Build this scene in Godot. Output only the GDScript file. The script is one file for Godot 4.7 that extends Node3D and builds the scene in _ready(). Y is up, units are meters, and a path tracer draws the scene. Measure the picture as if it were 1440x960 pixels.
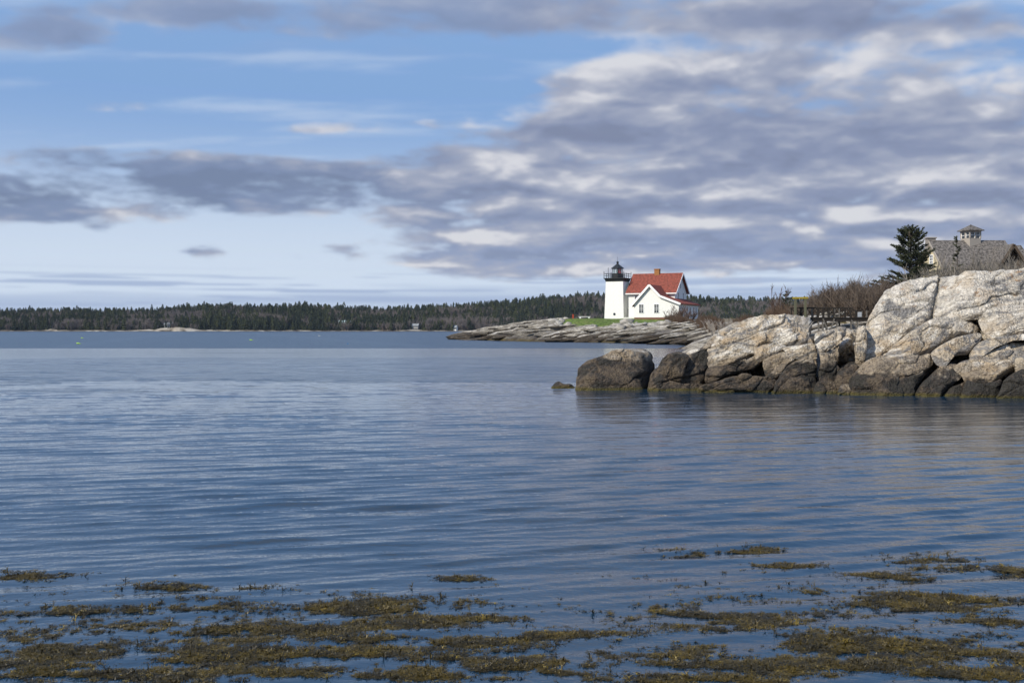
extends Node3D
# A lighthouse point on a rocky coast, seen across a cove from a weedy shore.
# Units are metres; the camera stands 2.4 m above the water and looks towards -z.

const EYE := 2.4          # height of the eye above the water
const LENS := 1500.0      # focal length in pixels of a 1440 x 960 frame
const HORIZON := 463.0
const TO_SUN := Vector3(-0.62, 0.66, 0.50)

var rng := RandomNumberGenerator.new()
var name_count := {}

# ---------------------------------------------------------------- helpers
func at(u: float, v: float, d: float) -> Vector3:
	# a place d metres out from the shore, in the bearing and height it was surveyed at
	return Vector3((u - 720.0) / LENS * d, EYE + (HORIZON - v) / LENS * d, -d)

func numbered(n: String) -> String:
	var k: int = name_count.get(n, 0)
	name_count[n] = k + 1
	return n if k == 0 else "%s_%03d" % [n, k]

func tag(o: Node, label: String, category := "", group := "", kind := "") -> Node:
	if label != "": o.set_meta("label", label)
	if category != "": o.set_meta("category", category)
	if group != "": o.set_meta("group", group)
	if kind != "": o.set_meta("kind", kind)
	return o

func thing(n: String, label: String, category: String, where := Vector3.ZERO, turn := 0.0, group := "") -> Node3D:
	var o := Node3D.new()
	o.name = numbered(n)
	add_child(o)
	o.position = where
	o.rotation.y = turn
	tag(o, label, category, group)
	return o

func part(n: String, mesh: Mesh, m: Material, parent: Node, where := Transform3D.IDENTITY) -> MeshInstance3D:
	var o := MeshInstance3D.new()
	o.name = numbered(n) if parent == self else n
	o.mesh = mesh
	if m: o.material_override = m
	o.transform = where
	parent.add_child(o, true)
	return o

func lin(r: float, g: float, b: float, a := 1.0) -> Color:
	return Color(r, g, b, a).linear_to_srgb()

func mat(c: Color, rough := 0.8, spec := 0.4) -> StandardMaterial3D:
	var m := StandardMaterial3D.new()
	m.albedo_color = c
	m.roughness = rough
	m.metallic_specular = spec
	return m

func noise(freq: float, oct := 4, seed_ := 1, type := FastNoiseLite.TYPE_SIMPLEX_SMOOTH, fractal := FastNoiseLite.FRACTAL_FBM) -> FastNoiseLite:
	var n := FastNoiseLite.new()
	n.noise_type = type
	n.frequency = freq
	n.seed = seed_
	n.fractal_type = fractal
	n.fractal_octaves = oct
	return n

func ramp(stops: Array) -> Gradient:
	var g := Gradient.new()
	var off := PackedFloat32Array()
	var col := PackedColorArray()
	for s in stops:
		off.append(s[0])
		col.append(s[1])
	g.offsets = off
	g.colors = col
	return g

func noise_texture(n: FastNoiseLite, size: int, stops: Array, normal_map := false, bump := 4.0) -> NoiseTexture2D:
	var t := NoiseTexture2D.new()
	t.width = size
	t.height = size
	t.seamless = true
	t.seamless_blend_skirt = 0.25
	t.noise = n
	if stops.size(): t.color_ramp = ramp(stops)
	t.as_normal_map = normal_map
	t.bump_strength = bump
	return t

func ss(a: float, b: float, x: float) -> float:
	return smoothstep(a, b, x)

func build(v: PackedVector3Array, idx: PackedInt32Array, col := PackedColorArray(), uv := PackedVector2Array()) -> ArrayMesh:
	# smooth normals from an indexed triangle list whose front faces run clockwise
	var n := PackedVector3Array()
	n.resize(v.size())
	for i in range(0, idx.size(), 3):
		var a := idx[i]
		var b := idx[i + 1]
		var c := idx[i + 2]
		var f := (v[c] - v[a]).cross(v[b] - v[a])
		n[a] += f
		n[b] += f
		n[c] += f
	for i in n.size():
		n[i] = n[i].normalized()
	var arr := []
	arr.resize(Mesh.ARRAY_MAX)
	arr[Mesh.ARRAY_VERTEX] = v
	arr[Mesh.ARRAY_NORMAL] = n
	arr[Mesh.ARRAY_INDEX] = idx
	if col.size(): arr[Mesh.ARRAY_COLOR] = col
	if uv.size(): arr[Mesh.ARRAY_TEX_UV] = uv
	var m := ArrayMesh.new()
	m.add_surface_from_arrays(Mesh.PRIMITIVE_TRIANGLES, arr)
	return m

# flat-shaded collector of polygons
class Poly:
	var v := PackedVector3Array()
	var n := PackedVector3Array()
	var c := PackedColorArray()
	var color := Color.WHITE
	func tri(a: Vector3, b: Vector3, d: Vector3) -> void:
		var f := (d - a).cross(b - a).normalized()
		for p in [a, b, d]:
			v.append(p)
			n.append(f)
			c.append(color)
	func quad(a: Vector3, b: Vector3, d: Vector3, e: Vector3) -> void:
		tri(a, b, d)
		tri(a, d, e)
	func box(lo: Vector3, hi: Vector3) -> void:
		hexa([Vector3(lo.x, lo.y, hi.z), Vector3(hi.x, lo.y, hi.z), Vector3(hi.x, lo.y, lo.z), Vector3(lo.x, lo.y, lo.z),
			Vector3(lo.x, hi.y, hi.z), Vector3(hi.x, hi.y, hi.z), Vector3(hi.x, hi.y, lo.z), Vector3(lo.x, hi.y, lo.z)])
	func hexa(p: Array) -> void:
		# p: bottom front-left, front-right, back-right, back-left, then the same four on top
		quad(p[0], p[4], p[5], p[1])
		quad(p[1], p[5], p[6], p[2])
		quad(p[2], p[6], p[7], p[3])
		quad(p[3], p[7], p[4], p[0])
		quad(p[4], p[7], p[6], p[5])
		quad(p[0], p[1], p[2], p[3])
	func bar(a: Vector3, b: Vector3, w: float, h := -1.0, up := Vector3.UP) -> void:
		# a squared bar from a to b
		if h < 0: h = w
		var d := (b - a).normalized()
		if absf(d.dot(up)) > 0.95: up = Vector3(0, 0, 1)
		var s := d.cross(up).normalized() * w * 0.5
		var t := s.cross(d).normalized() * h * 0.5
		hexa([a - s - t, a + s - t, b + s - t, b - s - t, a - s + t, a + s + t, b + s + t, b - s + t])
	func slab(outline: Array, thick: Vector3) -> void:
		# a flat convex polygon (clockwise from the front) given thickness backwards along thick
		for k in range(1, outline.size() - 1):
			tri(outline[0], outline[k], outline[k + 1])
			tri(outline[0] + thick, outline[k + 1] + thick, outline[k] + thick)
		for k in outline.size():
			var a: Vector3 = outline[k]
			var b: Vector3 = outline[(k + 1) % outline.size()]
			quad(a, a + thick, b + thick, b)
	func ring(rings: Array, sides: int, start := 0.0) -> void:
		# rings: [y, radius]; a lathed faceted body
		for k in range(rings.size() - 1):
			for s in sides:
				var a0 := start + TAU * s / sides
				var a1 := start + TAU * (s + 1) / sides
				var r0: float = rings[k][1]
				var r1: float = rings[k + 1][1]
				var p := Vector3(sin(a0) * r0, rings[k][0], cos(a0) * r0)
				var q := Vector3(sin(a1) * r0, rings[k][0], cos(a1) * r0)
				var p2 := Vector3(sin(a0) * r1, rings[k + 1][0], cos(a0) * r1)
				var q2 := Vector3(sin(a1) * r1, rings[k + 1][0], cos(a1) * r1)
				if r0 > 0.0001: tri(p, q2, q)
				if r1 > 0.0001: tri(p, p2, q2)
	func twig(a: Vector3, b: Vector3, ra: float, rb: float) -> void:
		var d := (b - a).normalized()
		var s := d.cross(Vector3.UP if absf(d.y) < 0.9 else Vector3.RIGHT).normalized()
		var t := s.cross(d)
		for k in 3:
			var o0 := s * cos(TAU * k / 3) + t * sin(TAU * k / 3)
			var o1 := s * cos(TAU * (k + 1) / 3) + t * sin(TAU * (k + 1) / 3)
			quad(a + o0 * ra, a + o1 * ra, b + o1 * rb, b + o0 * rb)
	func mesh() -> ArrayMesh:
		var arr := []
		arr.resize(Mesh.ARRAY_MAX)
		arr[Mesh.ARRAY_VERTEX] = v
		arr[Mesh.ARRAY_NORMAL] = n
		arr[Mesh.ARRAY_COLOR] = c
		var m := ArrayMesh.new()
		m.add_surface_from_arrays(Mesh.PRIMITIVE_TRIANGLES, arr)
		return m

# ---------------------------------------------------------------- sky
var cloud_noise: FastNoiseLite
var puff_noise: FastNoiseLite
var fine_noise: FastNoiseLite
var broad_noise: FastNoiseLite
var bank_noise: FastNoiseLite
var sheet := PackedFloat32Array()      # the cloud banks' survey: how much cloud, on a coarse grid of bearing and height
# broad swells of the deck: [bearing, height, half width, half height, how much lighter, slope]
var swells := [[870, 105, 150, 34, 0.34, 0.0], [1300, 95, 190, 46, 0.36, 0.0], [1090, 122, 90, 26, 0.24, 0.0], [700, 226, 66, 22, 0.42, 0.25], [1110, 178, 400, 26, -0.20, 0.0], [830, 180, 80, 20, -0.26, 0.0], [610, 216, 90, 22, -0.28, 0.0], [870, 214, 140, 15, 0.26, 0.0], [1000, 252, 140, 15, -0.18, 0.0],
	[1260, 246, 190, 14, 0.26, 0.0], [1330, 302, 130, 11, 0.22, 0.0], [970, 308, 70, 9, 0.30, 0.06], [1200, 300, 90, 10, 0.22, 0.0], [760, 296, 120, 10, 0.14, 0.0], [640, 345, 90, 16, 0.10, 0.0], [800, 365, 220, 14, -0.14, 0.0], [1120, 335, 260, 12, -0.12, 0.0], [1240, 20, 260, 24, -0.2, 0.0]]
const SW := 120
const SH := 60

func bank(u: float, v: float, a: Array) -> float:
	var du: float = (u - a[0]) / a[2]
	var dv: float = (v - a[1] - (u - a[0]) * a[5]) / a[3]
	var r := du * du + dv * dv
	return a[4] * exp(-r * r)

func survey_clouds() -> void:
	# [bearing, height, half width, half height, amount, slope] of the banks and the clear lanes between them
	var banks := [
		[110, 276, 340, 40, 1.05, 0.0], [420, 262, 190, 36, 1.0, 0.03], [170, 220, 210, 18, 0.85, 0.02], [330, 232, 90, 20, 0.5, 0.0], [560, 262, 130, 50, 0.75, 0.0], [30, 300, 90, 10, 0.5, 0.0],
		[640, 240, 120, 50, 0.8, 0.0], [760, 320, 230, 55, 1.0, 0.0], [700, 372, 130, 24, 0.95, 0.0], [900, 355, 320, 44, 1.0, 0.0], [1200, 350, 320, 44, 0.9, 0.0],
		[1180, 150, 430, 125, 1.15, 0.0], [1250, 300, 460, 90, 1.1, 0.0], [860, 115, 130, 32, 0.75, 0.0], [820, 180, 90, 24, 0.6, 0.0],
		[620, 22, 440, 40, 0.85, 0.0], [1150, 15, 420, 40, 0.75, 0.0], [50, 55, 130, 26, 0.85, 0.0], [180, 10, 200, 24, 0.6, 0.0],
		[900, 240, 270, 64, 0.95, 0.0], [500, 180, 130, 13, 0.75, -0.03], [170, 150, 70, 11, 0.65, 0.0],
		[285, 354, 46, 11, 0.85, 0.0], [420, 361, 30, 8, 0.72, 0.0], [140, 322, 34, 7, 0.65, 0.0], [480, 350, 45, 13, 0.6, 0.0], [130, 337, 40, 4, 0.3, 0.0], [600, 92, 80, 10, 0.55, -0.03],
		[1000, 385, 160, 9, -0.55, -0.06], [900, 376, 110, 7, -0.5, 0.02], [1150, 386, 120, 10, -0.6, -0.05], [1400, 220, 40, 16, -0.35, 0.0], [760, 400, 120, 6, -0.4, 0.0], [1420, 345, 60, 10, -0.3, 0.0],
		[820, 20, 60, 14, -0.2, 0.0], [1100, 60, 60, 24, -0.25, 0.0],
	]
	sheet.resize(SW * SH)
	for j in SH:
		for i in SW:
			var u := -160.0 + 1760.0 * i / (SW - 1)
			var v := -120.0 + 560.0 * j / (SH - 1)
			var m := -0.62
			for b in banks:
				m += bank(u, v, b)
			sheet[j * SW + i] = clampf(m, -0.62, 0.40 + 0.32 * ss(500.0, 800.0, u) * ss(-20.0, 70.0, v))

func billow(p: Vector2) -> float:
	return 0.78 * cloud_noise.get_noise_2d(p.x, p.y) - 0.40 * (puff_noise.get_noise_2d(p.x, p.y) + 0.62)

func sky_color(az: float, el: float) -> Color:
	# az, el in radians, az = 0 towards -z
	var dy := sin(el)
	var w := Vector2(sin(az), -cos(az)) * cos(el)
	var q := w / (dy + 0.15) * 1.3
	var u := 720.0 + LENS * (tan(az) if absf(az) < 0.6 else signf(az) * (0.684 + (absf(az) - 0.6) * 1.47))
	var v := HORIZON - LENS * tan(minf(el, 1.2)) / maxf(cos(az), 0.8)
	# clear air
	var e := rad_to_deg(el)
	var c := Color(0.60, 0.71, 0.86).lerp(Color(0.235, 0.395, 0.69), ss(2.0, 12.5, e)).lerp(Color(0.18, 0.36, 0.76), ss(14.0, 45.0, e))
	# thin high veil
	var veil := ss(0.0, 0.75, fine_noise.get_noise_2d(q.x * 0.55 + 9.0, q.y * 2.1)) * 0.5
	veil = maxf(veil, ss(9.5, 3.5, e) * 0.55)
	c = c.lerp(Color(0.66, 0.745, 0.86), veil * 0.8)
	# how much cloud
	var m: float = lerpf(-0.42, -0.15, ss(26.0, 38.0, e)) + 0.8 * broad_noise.get_noise_2d(q.x * 0.5, q.y * 0.5) + 0.1
	var inside := ss(-150.0, -30.0, u) * ss(1590.0, 1480.0, u) * ss(-110.0, -30.0, v)
	if inside > 0.0:
		var x := clampf((u + 160.0) / 1760.0 * (SW - 1), 0.0, SW - 1.001)
		var y := clampf((v + 120.0) / 560.0 * (SH - 1), 0.0, SH - 1.001)
		var i := int(x)
		var j := int(y)
		x -= i
		y -= j
		var k := j * SW + i
		m = lerpf(m, lerpf(lerpf(sheet[k], sheet[k + 1], x), lerpf(sheet[k + SW], sheet[k + SW + 1], x), y), inside)
	# billows of the cloud deck, in plan
	var warp := Vector2(fine_noise.get_noise_2d(q.x * 0.8, q.y * 0.8 + 50.0), fine_noise.get_noise_2d(q.x * 0.8 + 70.0, q.y * 0.8)) * 0.16
	var wisp := fine_noise.get_noise_2d(q.x * 3.6, q.y * 3.6)
	var n := billow(q + warp)
	var d := m + 0.80 * n + 0.24 * wisp
	var cover := pow(ss(-0.20, 0.46, d), 1.2)
	cover *= 1.0 - 0.25 * ss(120.0, 60.0, v) * ss(820.0, 640.0, u) * inside
	if cover > 0.003:
		# the lit side of each billow looks up and towards the sun, behind on the left
		var up := w.normalized() * cos(el + 0.013) / (sin(el + 0.013) + 0.15) * 1.3
		var nu := billow(up + warp + Vector2(-0.03, 0))
		var up2 := w.normalized() * cos(el + 0.045) / (sin(el + 0.045) + 0.15) * 1.3
		var nu2 := broad_noise.get_noise_2d(up2.x * 1.7 - 0.1, up2.y * 1.7)
		var n2 := broad_noise.get_noise_2d(q.x * 1.7, q.y * 1.7)
		var lit := 0.36 + 1.0 * (n - nu) + 0.30 * (n2 - nu2) + 0.20 * fine_noise.get_noise_2d(q.x * 1.6 + 3.0, q.y * 1.6) + 0.24 * wisp
		lit += 0.24 * ss(0.5, 0.05, d) - 0.08
		lit -= 0.50 * bank(u, v, [180, 270, 400, 75, 1.0, 0.0]) + 0.5 * bank(u, v, [270, 350, 290, 30, 1.0, 0.0])
		lit -= 0.30 * ss(120.0, 60.0, v) * ss(820.0, 640.0, u) * inside
		if inside > 0.0:
			for b in swells:
				lit += bank(u, v, b)
		lit = clampf(lit, -0.5, 1.0)
		var dark := Color(0.25, 0.295, 0.435).lerp(Color(0.29, 0.36, 0.54), ss(8.0, 2.0, e)).lerp(Color(0.36, 0.41, 0.53), ss(20.0, 34.0, e)).lerp(Color(0.20, 0.27, 0.43), 0.8 * bank(u, v, [180, 270, 440, 100, 1.0, 0.0]))
		var body := (dark * 0.86).lerp(dark, ss(-0.4, 0.02, lit)).lerp(Color(0.385, 0.42, 0.53), ss(-0.05, 0.66, lit)).lerp(Color(0.70, 0.705, 0.75), ss(0.46, 1.05, lit))
		c = c.lerp(body, cover * 0.97)
	# grey veils high up
	var grey := ss(0.0, 0.5, bank_noise.get_noise_2d(q.x * 0.7 + 4.0, q.y * 1.5)) * ss(13.0, 17.0, e)
	c = c.lerp(Color(0.33, 0.40, 0.57), 0.6 * grey * inside * (1.0 - 0.7 * cover))
	# a low far bank of cloud along the horizon
	var low := ss(2.35, 1.95, e - 0.75 * az + 0.5 * bank_noise.get_noise_2d(az * 5.0, e * 1.5)) * (0.72 + 0.55 * bank_noise.get_noise_2d(az * 2.2, e * 3.2))
	low = maxf(low, 0.9 * ss(0.10, 0.3, bank_noise.get_noise_2d(az * 4.0 + 7.0, e * 5.0)) * ss(3.3, 2.4, e))
	c = c.lerp(Color(0.33, 0.425, 0.63), clampf(low, 0.0, 1.0) * 0.85)
	return c

func sky_rows(first: int, rows: int, full_w: int, full_h: int, left: int, wide: int) -> Image:
	var data := PackedByteArray()
	data.resize(rows * wide * 3)
	var k := 0
	for j in rows:
		var el := (0.5 - (first + j + 0.5) / full_h) * PI
		for i in wide:
			var az := ((left + i + 0.5) / full_w - 0.5) * TAU
			var c := sky_color(az, maxf(el, 0.002)).linear_to_srgb()
			data[k] = int(clampf(c.r, 0, 1) * 255.0 + 0.5)
			data[k + 1] = int(clampf(c.g, 0, 1) * 255.0 + 0.5)
			data[k + 2] = int(clampf(c.b, 0, 1) * 255.0 + 0.5)
			k += 3
	return Image.create_from_data(wide, rows, false, Image.FORMAT_RGB8, data)

func make_sky() -> PanoramaSkyMaterial:
	cloud_noise = noise(1.7, 5, 11)
	cloud_noise.fractal_gain = 0.5
	puff_noise = noise(3.4, 3, 29, FastNoiseLite.TYPE_CELLULAR)
	puff_noise.cellular_return_type = FastNoiseLite.RETURN_DISTANCE
	fine_noise = noise(1.6, 5, 23)
	broad_noise = noise(0.9, 3, 41)
	bank_noise = noise(0.7, 4, 7)
	survey_clouds()
	# the whole dome coarsely, then the same sky sampled finer where it is looked at most
	var whole := sky_rows(0, 258, 1024, 512, 0, 1024)
	var dome := Image.create(1024, 512, false, Image.FORMAT_RGB8)
	dome.fill(Color(0.36, 0.43, 0.52))
	dome.blit_rect(whole, Rect2i(0, 0, 1024, 258), Vector2i.ZERO)
	dome.resize(4096, 2048, Image.INTERPOLATE_CUBIC)
	var fine := sky_rows(790, 240, 4096, 2048, 1708, 680)
	dome.blit_rect(fine, Rect2i(0, 0, 680, 240), Vector2i(1708, 790))
	var m := PanoramaSkyMaterial.new()
	m.panorama = ImageTexture.create_from_image(dome)
	return m

func make_light() -> void:
	var cam := Camera3D.new()
	cam.name = "camera"
	cam.position = Vector3(0, EYE, 0)
	cam.rotation.x = -atan(17.0 / LENS)
	cam.fov = rad_to_deg(2.0 * atan(480.0 / LENS))
	cam.near = 0.1
	cam.far = 20000.0
	add_child(cam)
	cam.current = true
	var env := Environment.new()
	env.background_mode = Environment.BG_SKY
	env.sky = Sky.new()
	env.sky.sky_material = make_sky()
	env.sky_rotation = Vector3(0, PI, 0)
	env.background_energy_multiplier = 1.0
	env.tonemap_mode = Environment.TONE_MAPPER_LINEAR
	env.tonemap_exposure = 1.0
	env.sdfgi_enabled = true
	env.ssao_enabled = true
	env.ssil_enabled = true
	env.fog_enabled = true
	env.fog_density = 0.000035
	env.fog_light_color = Color(0.80, 0.87, 0.97)
	var we := WorldEnvironment.new()
	we.name = "world"
	we.environment = env
	add_child(we)
	var sun := DirectionalLight3D.new()
	sun.name = "sun"
	sun.light_color = Color(1.0, 0.965, 0.905)
	sun.light_energy = 1.55
	sun.light_angular_distance = 0.5
	sun.shadow_enabled = true
	sun.look_at_from_position(TO_SUN * 100.0, Vector3.ZERO)
	add_child(sun)

# ---------------------------------------------------------------- rock
var rock_broad: FastNoiseLite
var rock_mid: FastNoiseLite
var rock_fine: FastNoiseLite
var rock_ridge: FastNoiseLite
var rock_cell: FastNoiseLite
var rock_crack: FastNoiseLite
var granite: StandardMaterial3D
var ledge_rock: StandardMaterial3D

func make_rock_materials() -> void:
	rock_broad = noise(0.35, 3, 3)
	rock_mid = noise(1.1, 4, 5)
	rock_fine = noise(4.0, 3, 8)
	rock_ridge = noise(0.7, 4, 19, FastNoiseLite.TYPE_SIMPLEX_SMOOTH, FastNoiseLite.FRACTAL_RIDGED)
	rock_cell = noise(0.75, 1, 27, FastNoiseLite.TYPE_CELLULAR, FastNoiseLite.FRACTAL_NONE)
	rock_cell.cellular_return_type = FastNoiseLite.RETURN_CELL_VALUE
	rock_crack = noise(0.75, 1, 27, FastNoiseLite.TYPE_CELLULAR, FastNoiseLite.FRACTAL_NONE)
	rock_crack.cellular_return_type = FastNoiseLite.RETURN_DISTANCE2_SUB
	var grain := noise(0.02, 6, 31)
	grain.fractal_gain = 0.68
	granite = mat(Color.WHITE, 0.86, 0.35)
	granite.vertex_color_use_as_albedo = true
	granite.albedo_texture = noise_texture(grain, 1024, [[0.0, Color(0.42, 0.42, 0.44)], [0.36, Color(0.76, 0.745, 0.73)], [0.5, Color(0.93, 0.925, 0.91)], [0.64, Color(1, 0.995, 0.98)], [1.0, Color(1, 1, 1)]])
	granite.uv1_triplanar = true
	granite.uv1_world_triplanar = true
	granite.uv1_scale = Vector3(0.33, 0.5, 0.33)
	var pits := noise(0.03, 6, 77)
	pits.fractal_gain = 0.6
	granite.heightmap_enabled = true
	granite.heightmap_texture = noise_texture(pits, 1024, [[0.0, Color.BLACK], [1.0, Color.WHITE]])
	granite.heightmap_scale = 14.0
	ledge_rock = granite.duplicate()
	ledge_rock.uv1_scale = Vector3(0.06, 0.30, 0.06)
	ledge_rock.heightmap_scale = 30.0

func water_line(u: float) -> float:
	return 547.0 + (u - 810.0) * 0.0206

func shore_depth(u: float) -> float:
	return EYE * LENS / (water_line(u) - HORIZON)

func rock_color(p: Vector3, tide: float) -> Color:
	var bed := p.y * 1.0 - p.x * 0.32 + 0.9 * rock_broad.get_noise_3dv(p * 0.9)
	var band := rock_mid.get_noise_3d(bed * 2.6, p.x * 0.25, p.z * 0.25)
	var m := rock_mid.get_noise_3dv(p * 0.8 + Vector3(40, 0, 0))
	var f := rock_fine.get_noise_3dv(p)
	var cool := ss(11.0, 15.0, p.x) * ss(1.8, 3.2, p.y + 0.8 * m)
	var c := Color(0.62, 0.535, 0.415).lerp(Color(0.63, 0.585, 0.51), cool)
	c = c.lerp(Color(0.84, 0.79, 0.70), ss(0.06, 0.26, band + 0.25 * f))
	c = c.lerp(Color(0.52, 0.39, 0.245), (0.8 - 0.4 * cool) * ss(0.0, 0.42, m + 0.2 * f))
	c = c.lerp(Color(0.24, 0.24, 0.245), 0.8 * ss(0.12, 0.32, -band + 0.35 * f))
	# orange crust lichen in patches on the highest ledges
	var li := rock_mid.get_noise_3dv(p * 1.5 + Vector3(0, 90, 0)) + 0.35 * f
	c = c.lerp(Color(0.42, 0.21, 0.06), 0.6 * ss(0.38, 0.55, li) * ss(2.6, 4.0, p.y))
	# tide marks: black crust below the high-water line, brown stain above it, weed at the foot
	var edge := tide + 0.50 * rock_mid.get_noise_3dv(p * 0.7 + Vector3(7, 7, 7)) + 0.16 * f
	c = c.lerp(Color(0.30, 0.235, 0.16), 0.72 * ss(edge + 0.62, edge + 0.30, p.y))
	c = c.lerp(Color(0.058, 0.052, 0.047).lerp(Color(0.155, 0.122, 0.09), ss(0.0, 0.5, m + 0.5 * f + 0.3 * ss(13.0, 6.0, p.x))), ss(edge + 0.14, edge - 0.10, p.y))
	c = c.lerp(Color(0.115, 0.10, 0.025), 0.8 * ss(0.15 + 0.10 * m, 0.03 + 0.08 * f, p.y))
	return c

func smooth_outline(pts: Array, count: int) -> PackedVector2Array:
	var fine := PackedVector2Array()
	var n := pts.size()
	for i in n:
		var a: Vector2 = pts[(i + n - 1) % n]
		var b: Vector2 = pts[i]
		var c: Vector2 = pts[(i + 1) % n]
		var d: Vector2 = pts[(i + 2) % n]
		for k in 8:
			var q := b.cubic_interpolate(c, a, d, k / 8.0)
			fine.append(b.lerp(c, k / 8.0).lerp(q, 0.7))
	# even steps along the outline
	var total := 0.0
	for i in fine.size():
		total += fine[i].distance_to(fine[(i + 1) % fine.size()])
	var out := PackedVector2Array()
	var step := total / count
	var want := 0.0
	var gone := 0.0
	for i in fine.size():
		var a := fine[i]
		var b := fine[(i + 1) % fine.size()]
		var l := a.distance_to(b)
		while want < gone + l and out.size() < count:
			out.append(a.lerp(b, (want - gone) / maxf(l, 1e-6)))
			want += step
		gone += l
	while out.size() < count:
		out.append(fine[0])
	return out

func rock_block(parent: Node, n: String, flat: Array, off: float, lean: float, side: float, bulge: float, back: float, tide: float, rough := 1.0, pw := 10.0, turn_back := 0.0, planes := true) -> MeshInstance3D:
	# a block of bedrock: its weathered face has the given outline (pairs), leans back, bulges, and runs back into the hill
	var pts := []
	var mid := Vector2.ZERO
	for i in range(0, flat.size(), 2):
		var q := Vector2(flat[i], flat[i + 1])
		if q.y > water_line(q.x) - 4.0: q.y = water_line(q.x) + 9.0
		pts.append(q)
		mid += q
	mid /= pts.size()
	var wide := 0.0
	for q in pts:
		wide = maxf(wide, mid.distance_to(q))
	for i in pts.size():
		pts[i] = mid + (pts[i] - mid) * (1.0 + 2.2 / wide)
	var count := clampi(int(wide * 3.6), 48, 260)
	var rings := clampi(int(wide * 0.75), 14, 60)
	var line := smooth_outline(pts, count)
	var base := shore_depth(mid.x) + off
	var xc := (mid.x - 720.0) / LENS * base
	var place := func(q: Vector2) -> Vector3:
		var k := (HORIZON - q.y) / LENS
		var a := (q.x - 720.0) / LENS
		var d: float = (base + lean * EYE - side * xc) / (1.0 - lean * k - side * a)
		return Vector3(a * d, EYE + k * d, -d)
	var face := Vector3(side, lean, 1.0).normalized()
	var c3: Vector3 = place.call(mid)
	var back_dir := Vector3(c3.x, 0, c3.z).normalized().rotated(Vector3.UP, turn_back)
	var edge := PackedVector3Array()
	for q in line:
		edge.append(place.call(q))
	var size := 0.0
	for e in edge:
		size += e.distance_to(c3) / edge.size()
	var heart := c3 - face * size * 0.7 + back_dir * back * 0.2
	var v := PackedVector3Array()
	var col := PackedColorArray()
	var nb := 8
	var rows := rings + nb
	var amp := 0.16 * rough * clampf(size, 0.35, 1.6)
	# joint planes along which the block has broken
	var cr := RandomNumberGenerator.new()
	cr.seed = int(mid.x * 7.0 + mid.y * 131.0)
	var cuts := []
	if planes:
		for k in 7:
			var nrm := (face + Vector3(cr.randf_range(-1, 1), cr.randf_range(-0.75, 0.75), cr.randf_range(-0.3, 0.3)) * 0.85).normalized()
			var far := -1e9
			for i in count:
				far = maxf(far, (edge[i] - c3).dot(nrm))
				far = maxf(far, (c3.lerp(edge[i], 0.7) + face * bulge * 0.8 - c3).dot(nrm))
			cuts.append([nrm, far * cr.randf_range(0.62, 0.86)])
	for j in rows + 1:
		for i in count:
			var p: Vector3
			if j <= rings:
				var t := 1.0 - pow(1.0 - float(j) / rings, 1.6)
				p = c3.lerp(edge[i], t) + face * bulge * 0.8 * (1.0 - pow(t, pw))
			else:
				var s := pow(float(j - rings) / nb, 1.4)
				p = edge[i] + back_dir * back * s
				p = p.lerp(c3 + back_dir * back, 0.0 if s < 0.99 else 0.97)
			for cut in cuts:
				var over: float = (p - c3).dot(cut[0]) - cut[1]
				if over > 0.0: p -= cut[0] * over * 0.8
			if j <= rings + nb - 1:
				var out := (p - heart).normalized()
				var bed := p.y - p.x * 0.32 + 0.5 * rock_broad.get_noise_3dv(p)
				var disp := 1.3 * rock_broad.get_noise_3dv(p * 1.7) + 0.75 * (rock_ridge.get_noise_3dv(p * 0.9) - 0.35)
				disp += 0.55 * rock_mid.get_noise_3d(bed * 2.4, p.x * 0.5, p.z * 0.5) + 0.30 * rock_fine.get_noise_3dv(p * 0.8)
				# fracture planes: the face has broken back to different depths along the joints
				var w3 := Vector3(p.x, bed * 1.9, p.z) + Vector3(rock_mid.get_noise_3dv(p), 0, 0) * 0.35
				disp += 0.75 * rock_cell.get_noise_3dv(w3)
				var crack := 1.0 - ss(-0.99, -0.88, rock_crack.get_noise_3dv(w3))
				p += out * (disp * amp * (0.55 + 0.45 * float(j <= rings)) - 0.10 * minf(rough, 0.75) * crack * clampf(size, 0.3, 1.0))
			v.append(p)
			col.append(rock_color(p, tide))
	var idx := PackedInt32Array()
	for j in rows:
		for i in count:
			var a := j * count + i
			var b := j * count + (i + 1) % count
			idx.append_array([a, b, a + count, b, b + count, a + count])
	# outlines may be given either way round
	var area := 0.0
	for i in line.size():
		area += line[i].cross(line[(i + 1) % line.size()])
	if area > 0:
		for i in range(0, idx.size(), 3):
			var x := idx[i + 1]
			idx[i + 1] = idx[i + 2]
			idx[i + 2] = x
	return part(n, build(v, idx, col), granite, parent)

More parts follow.
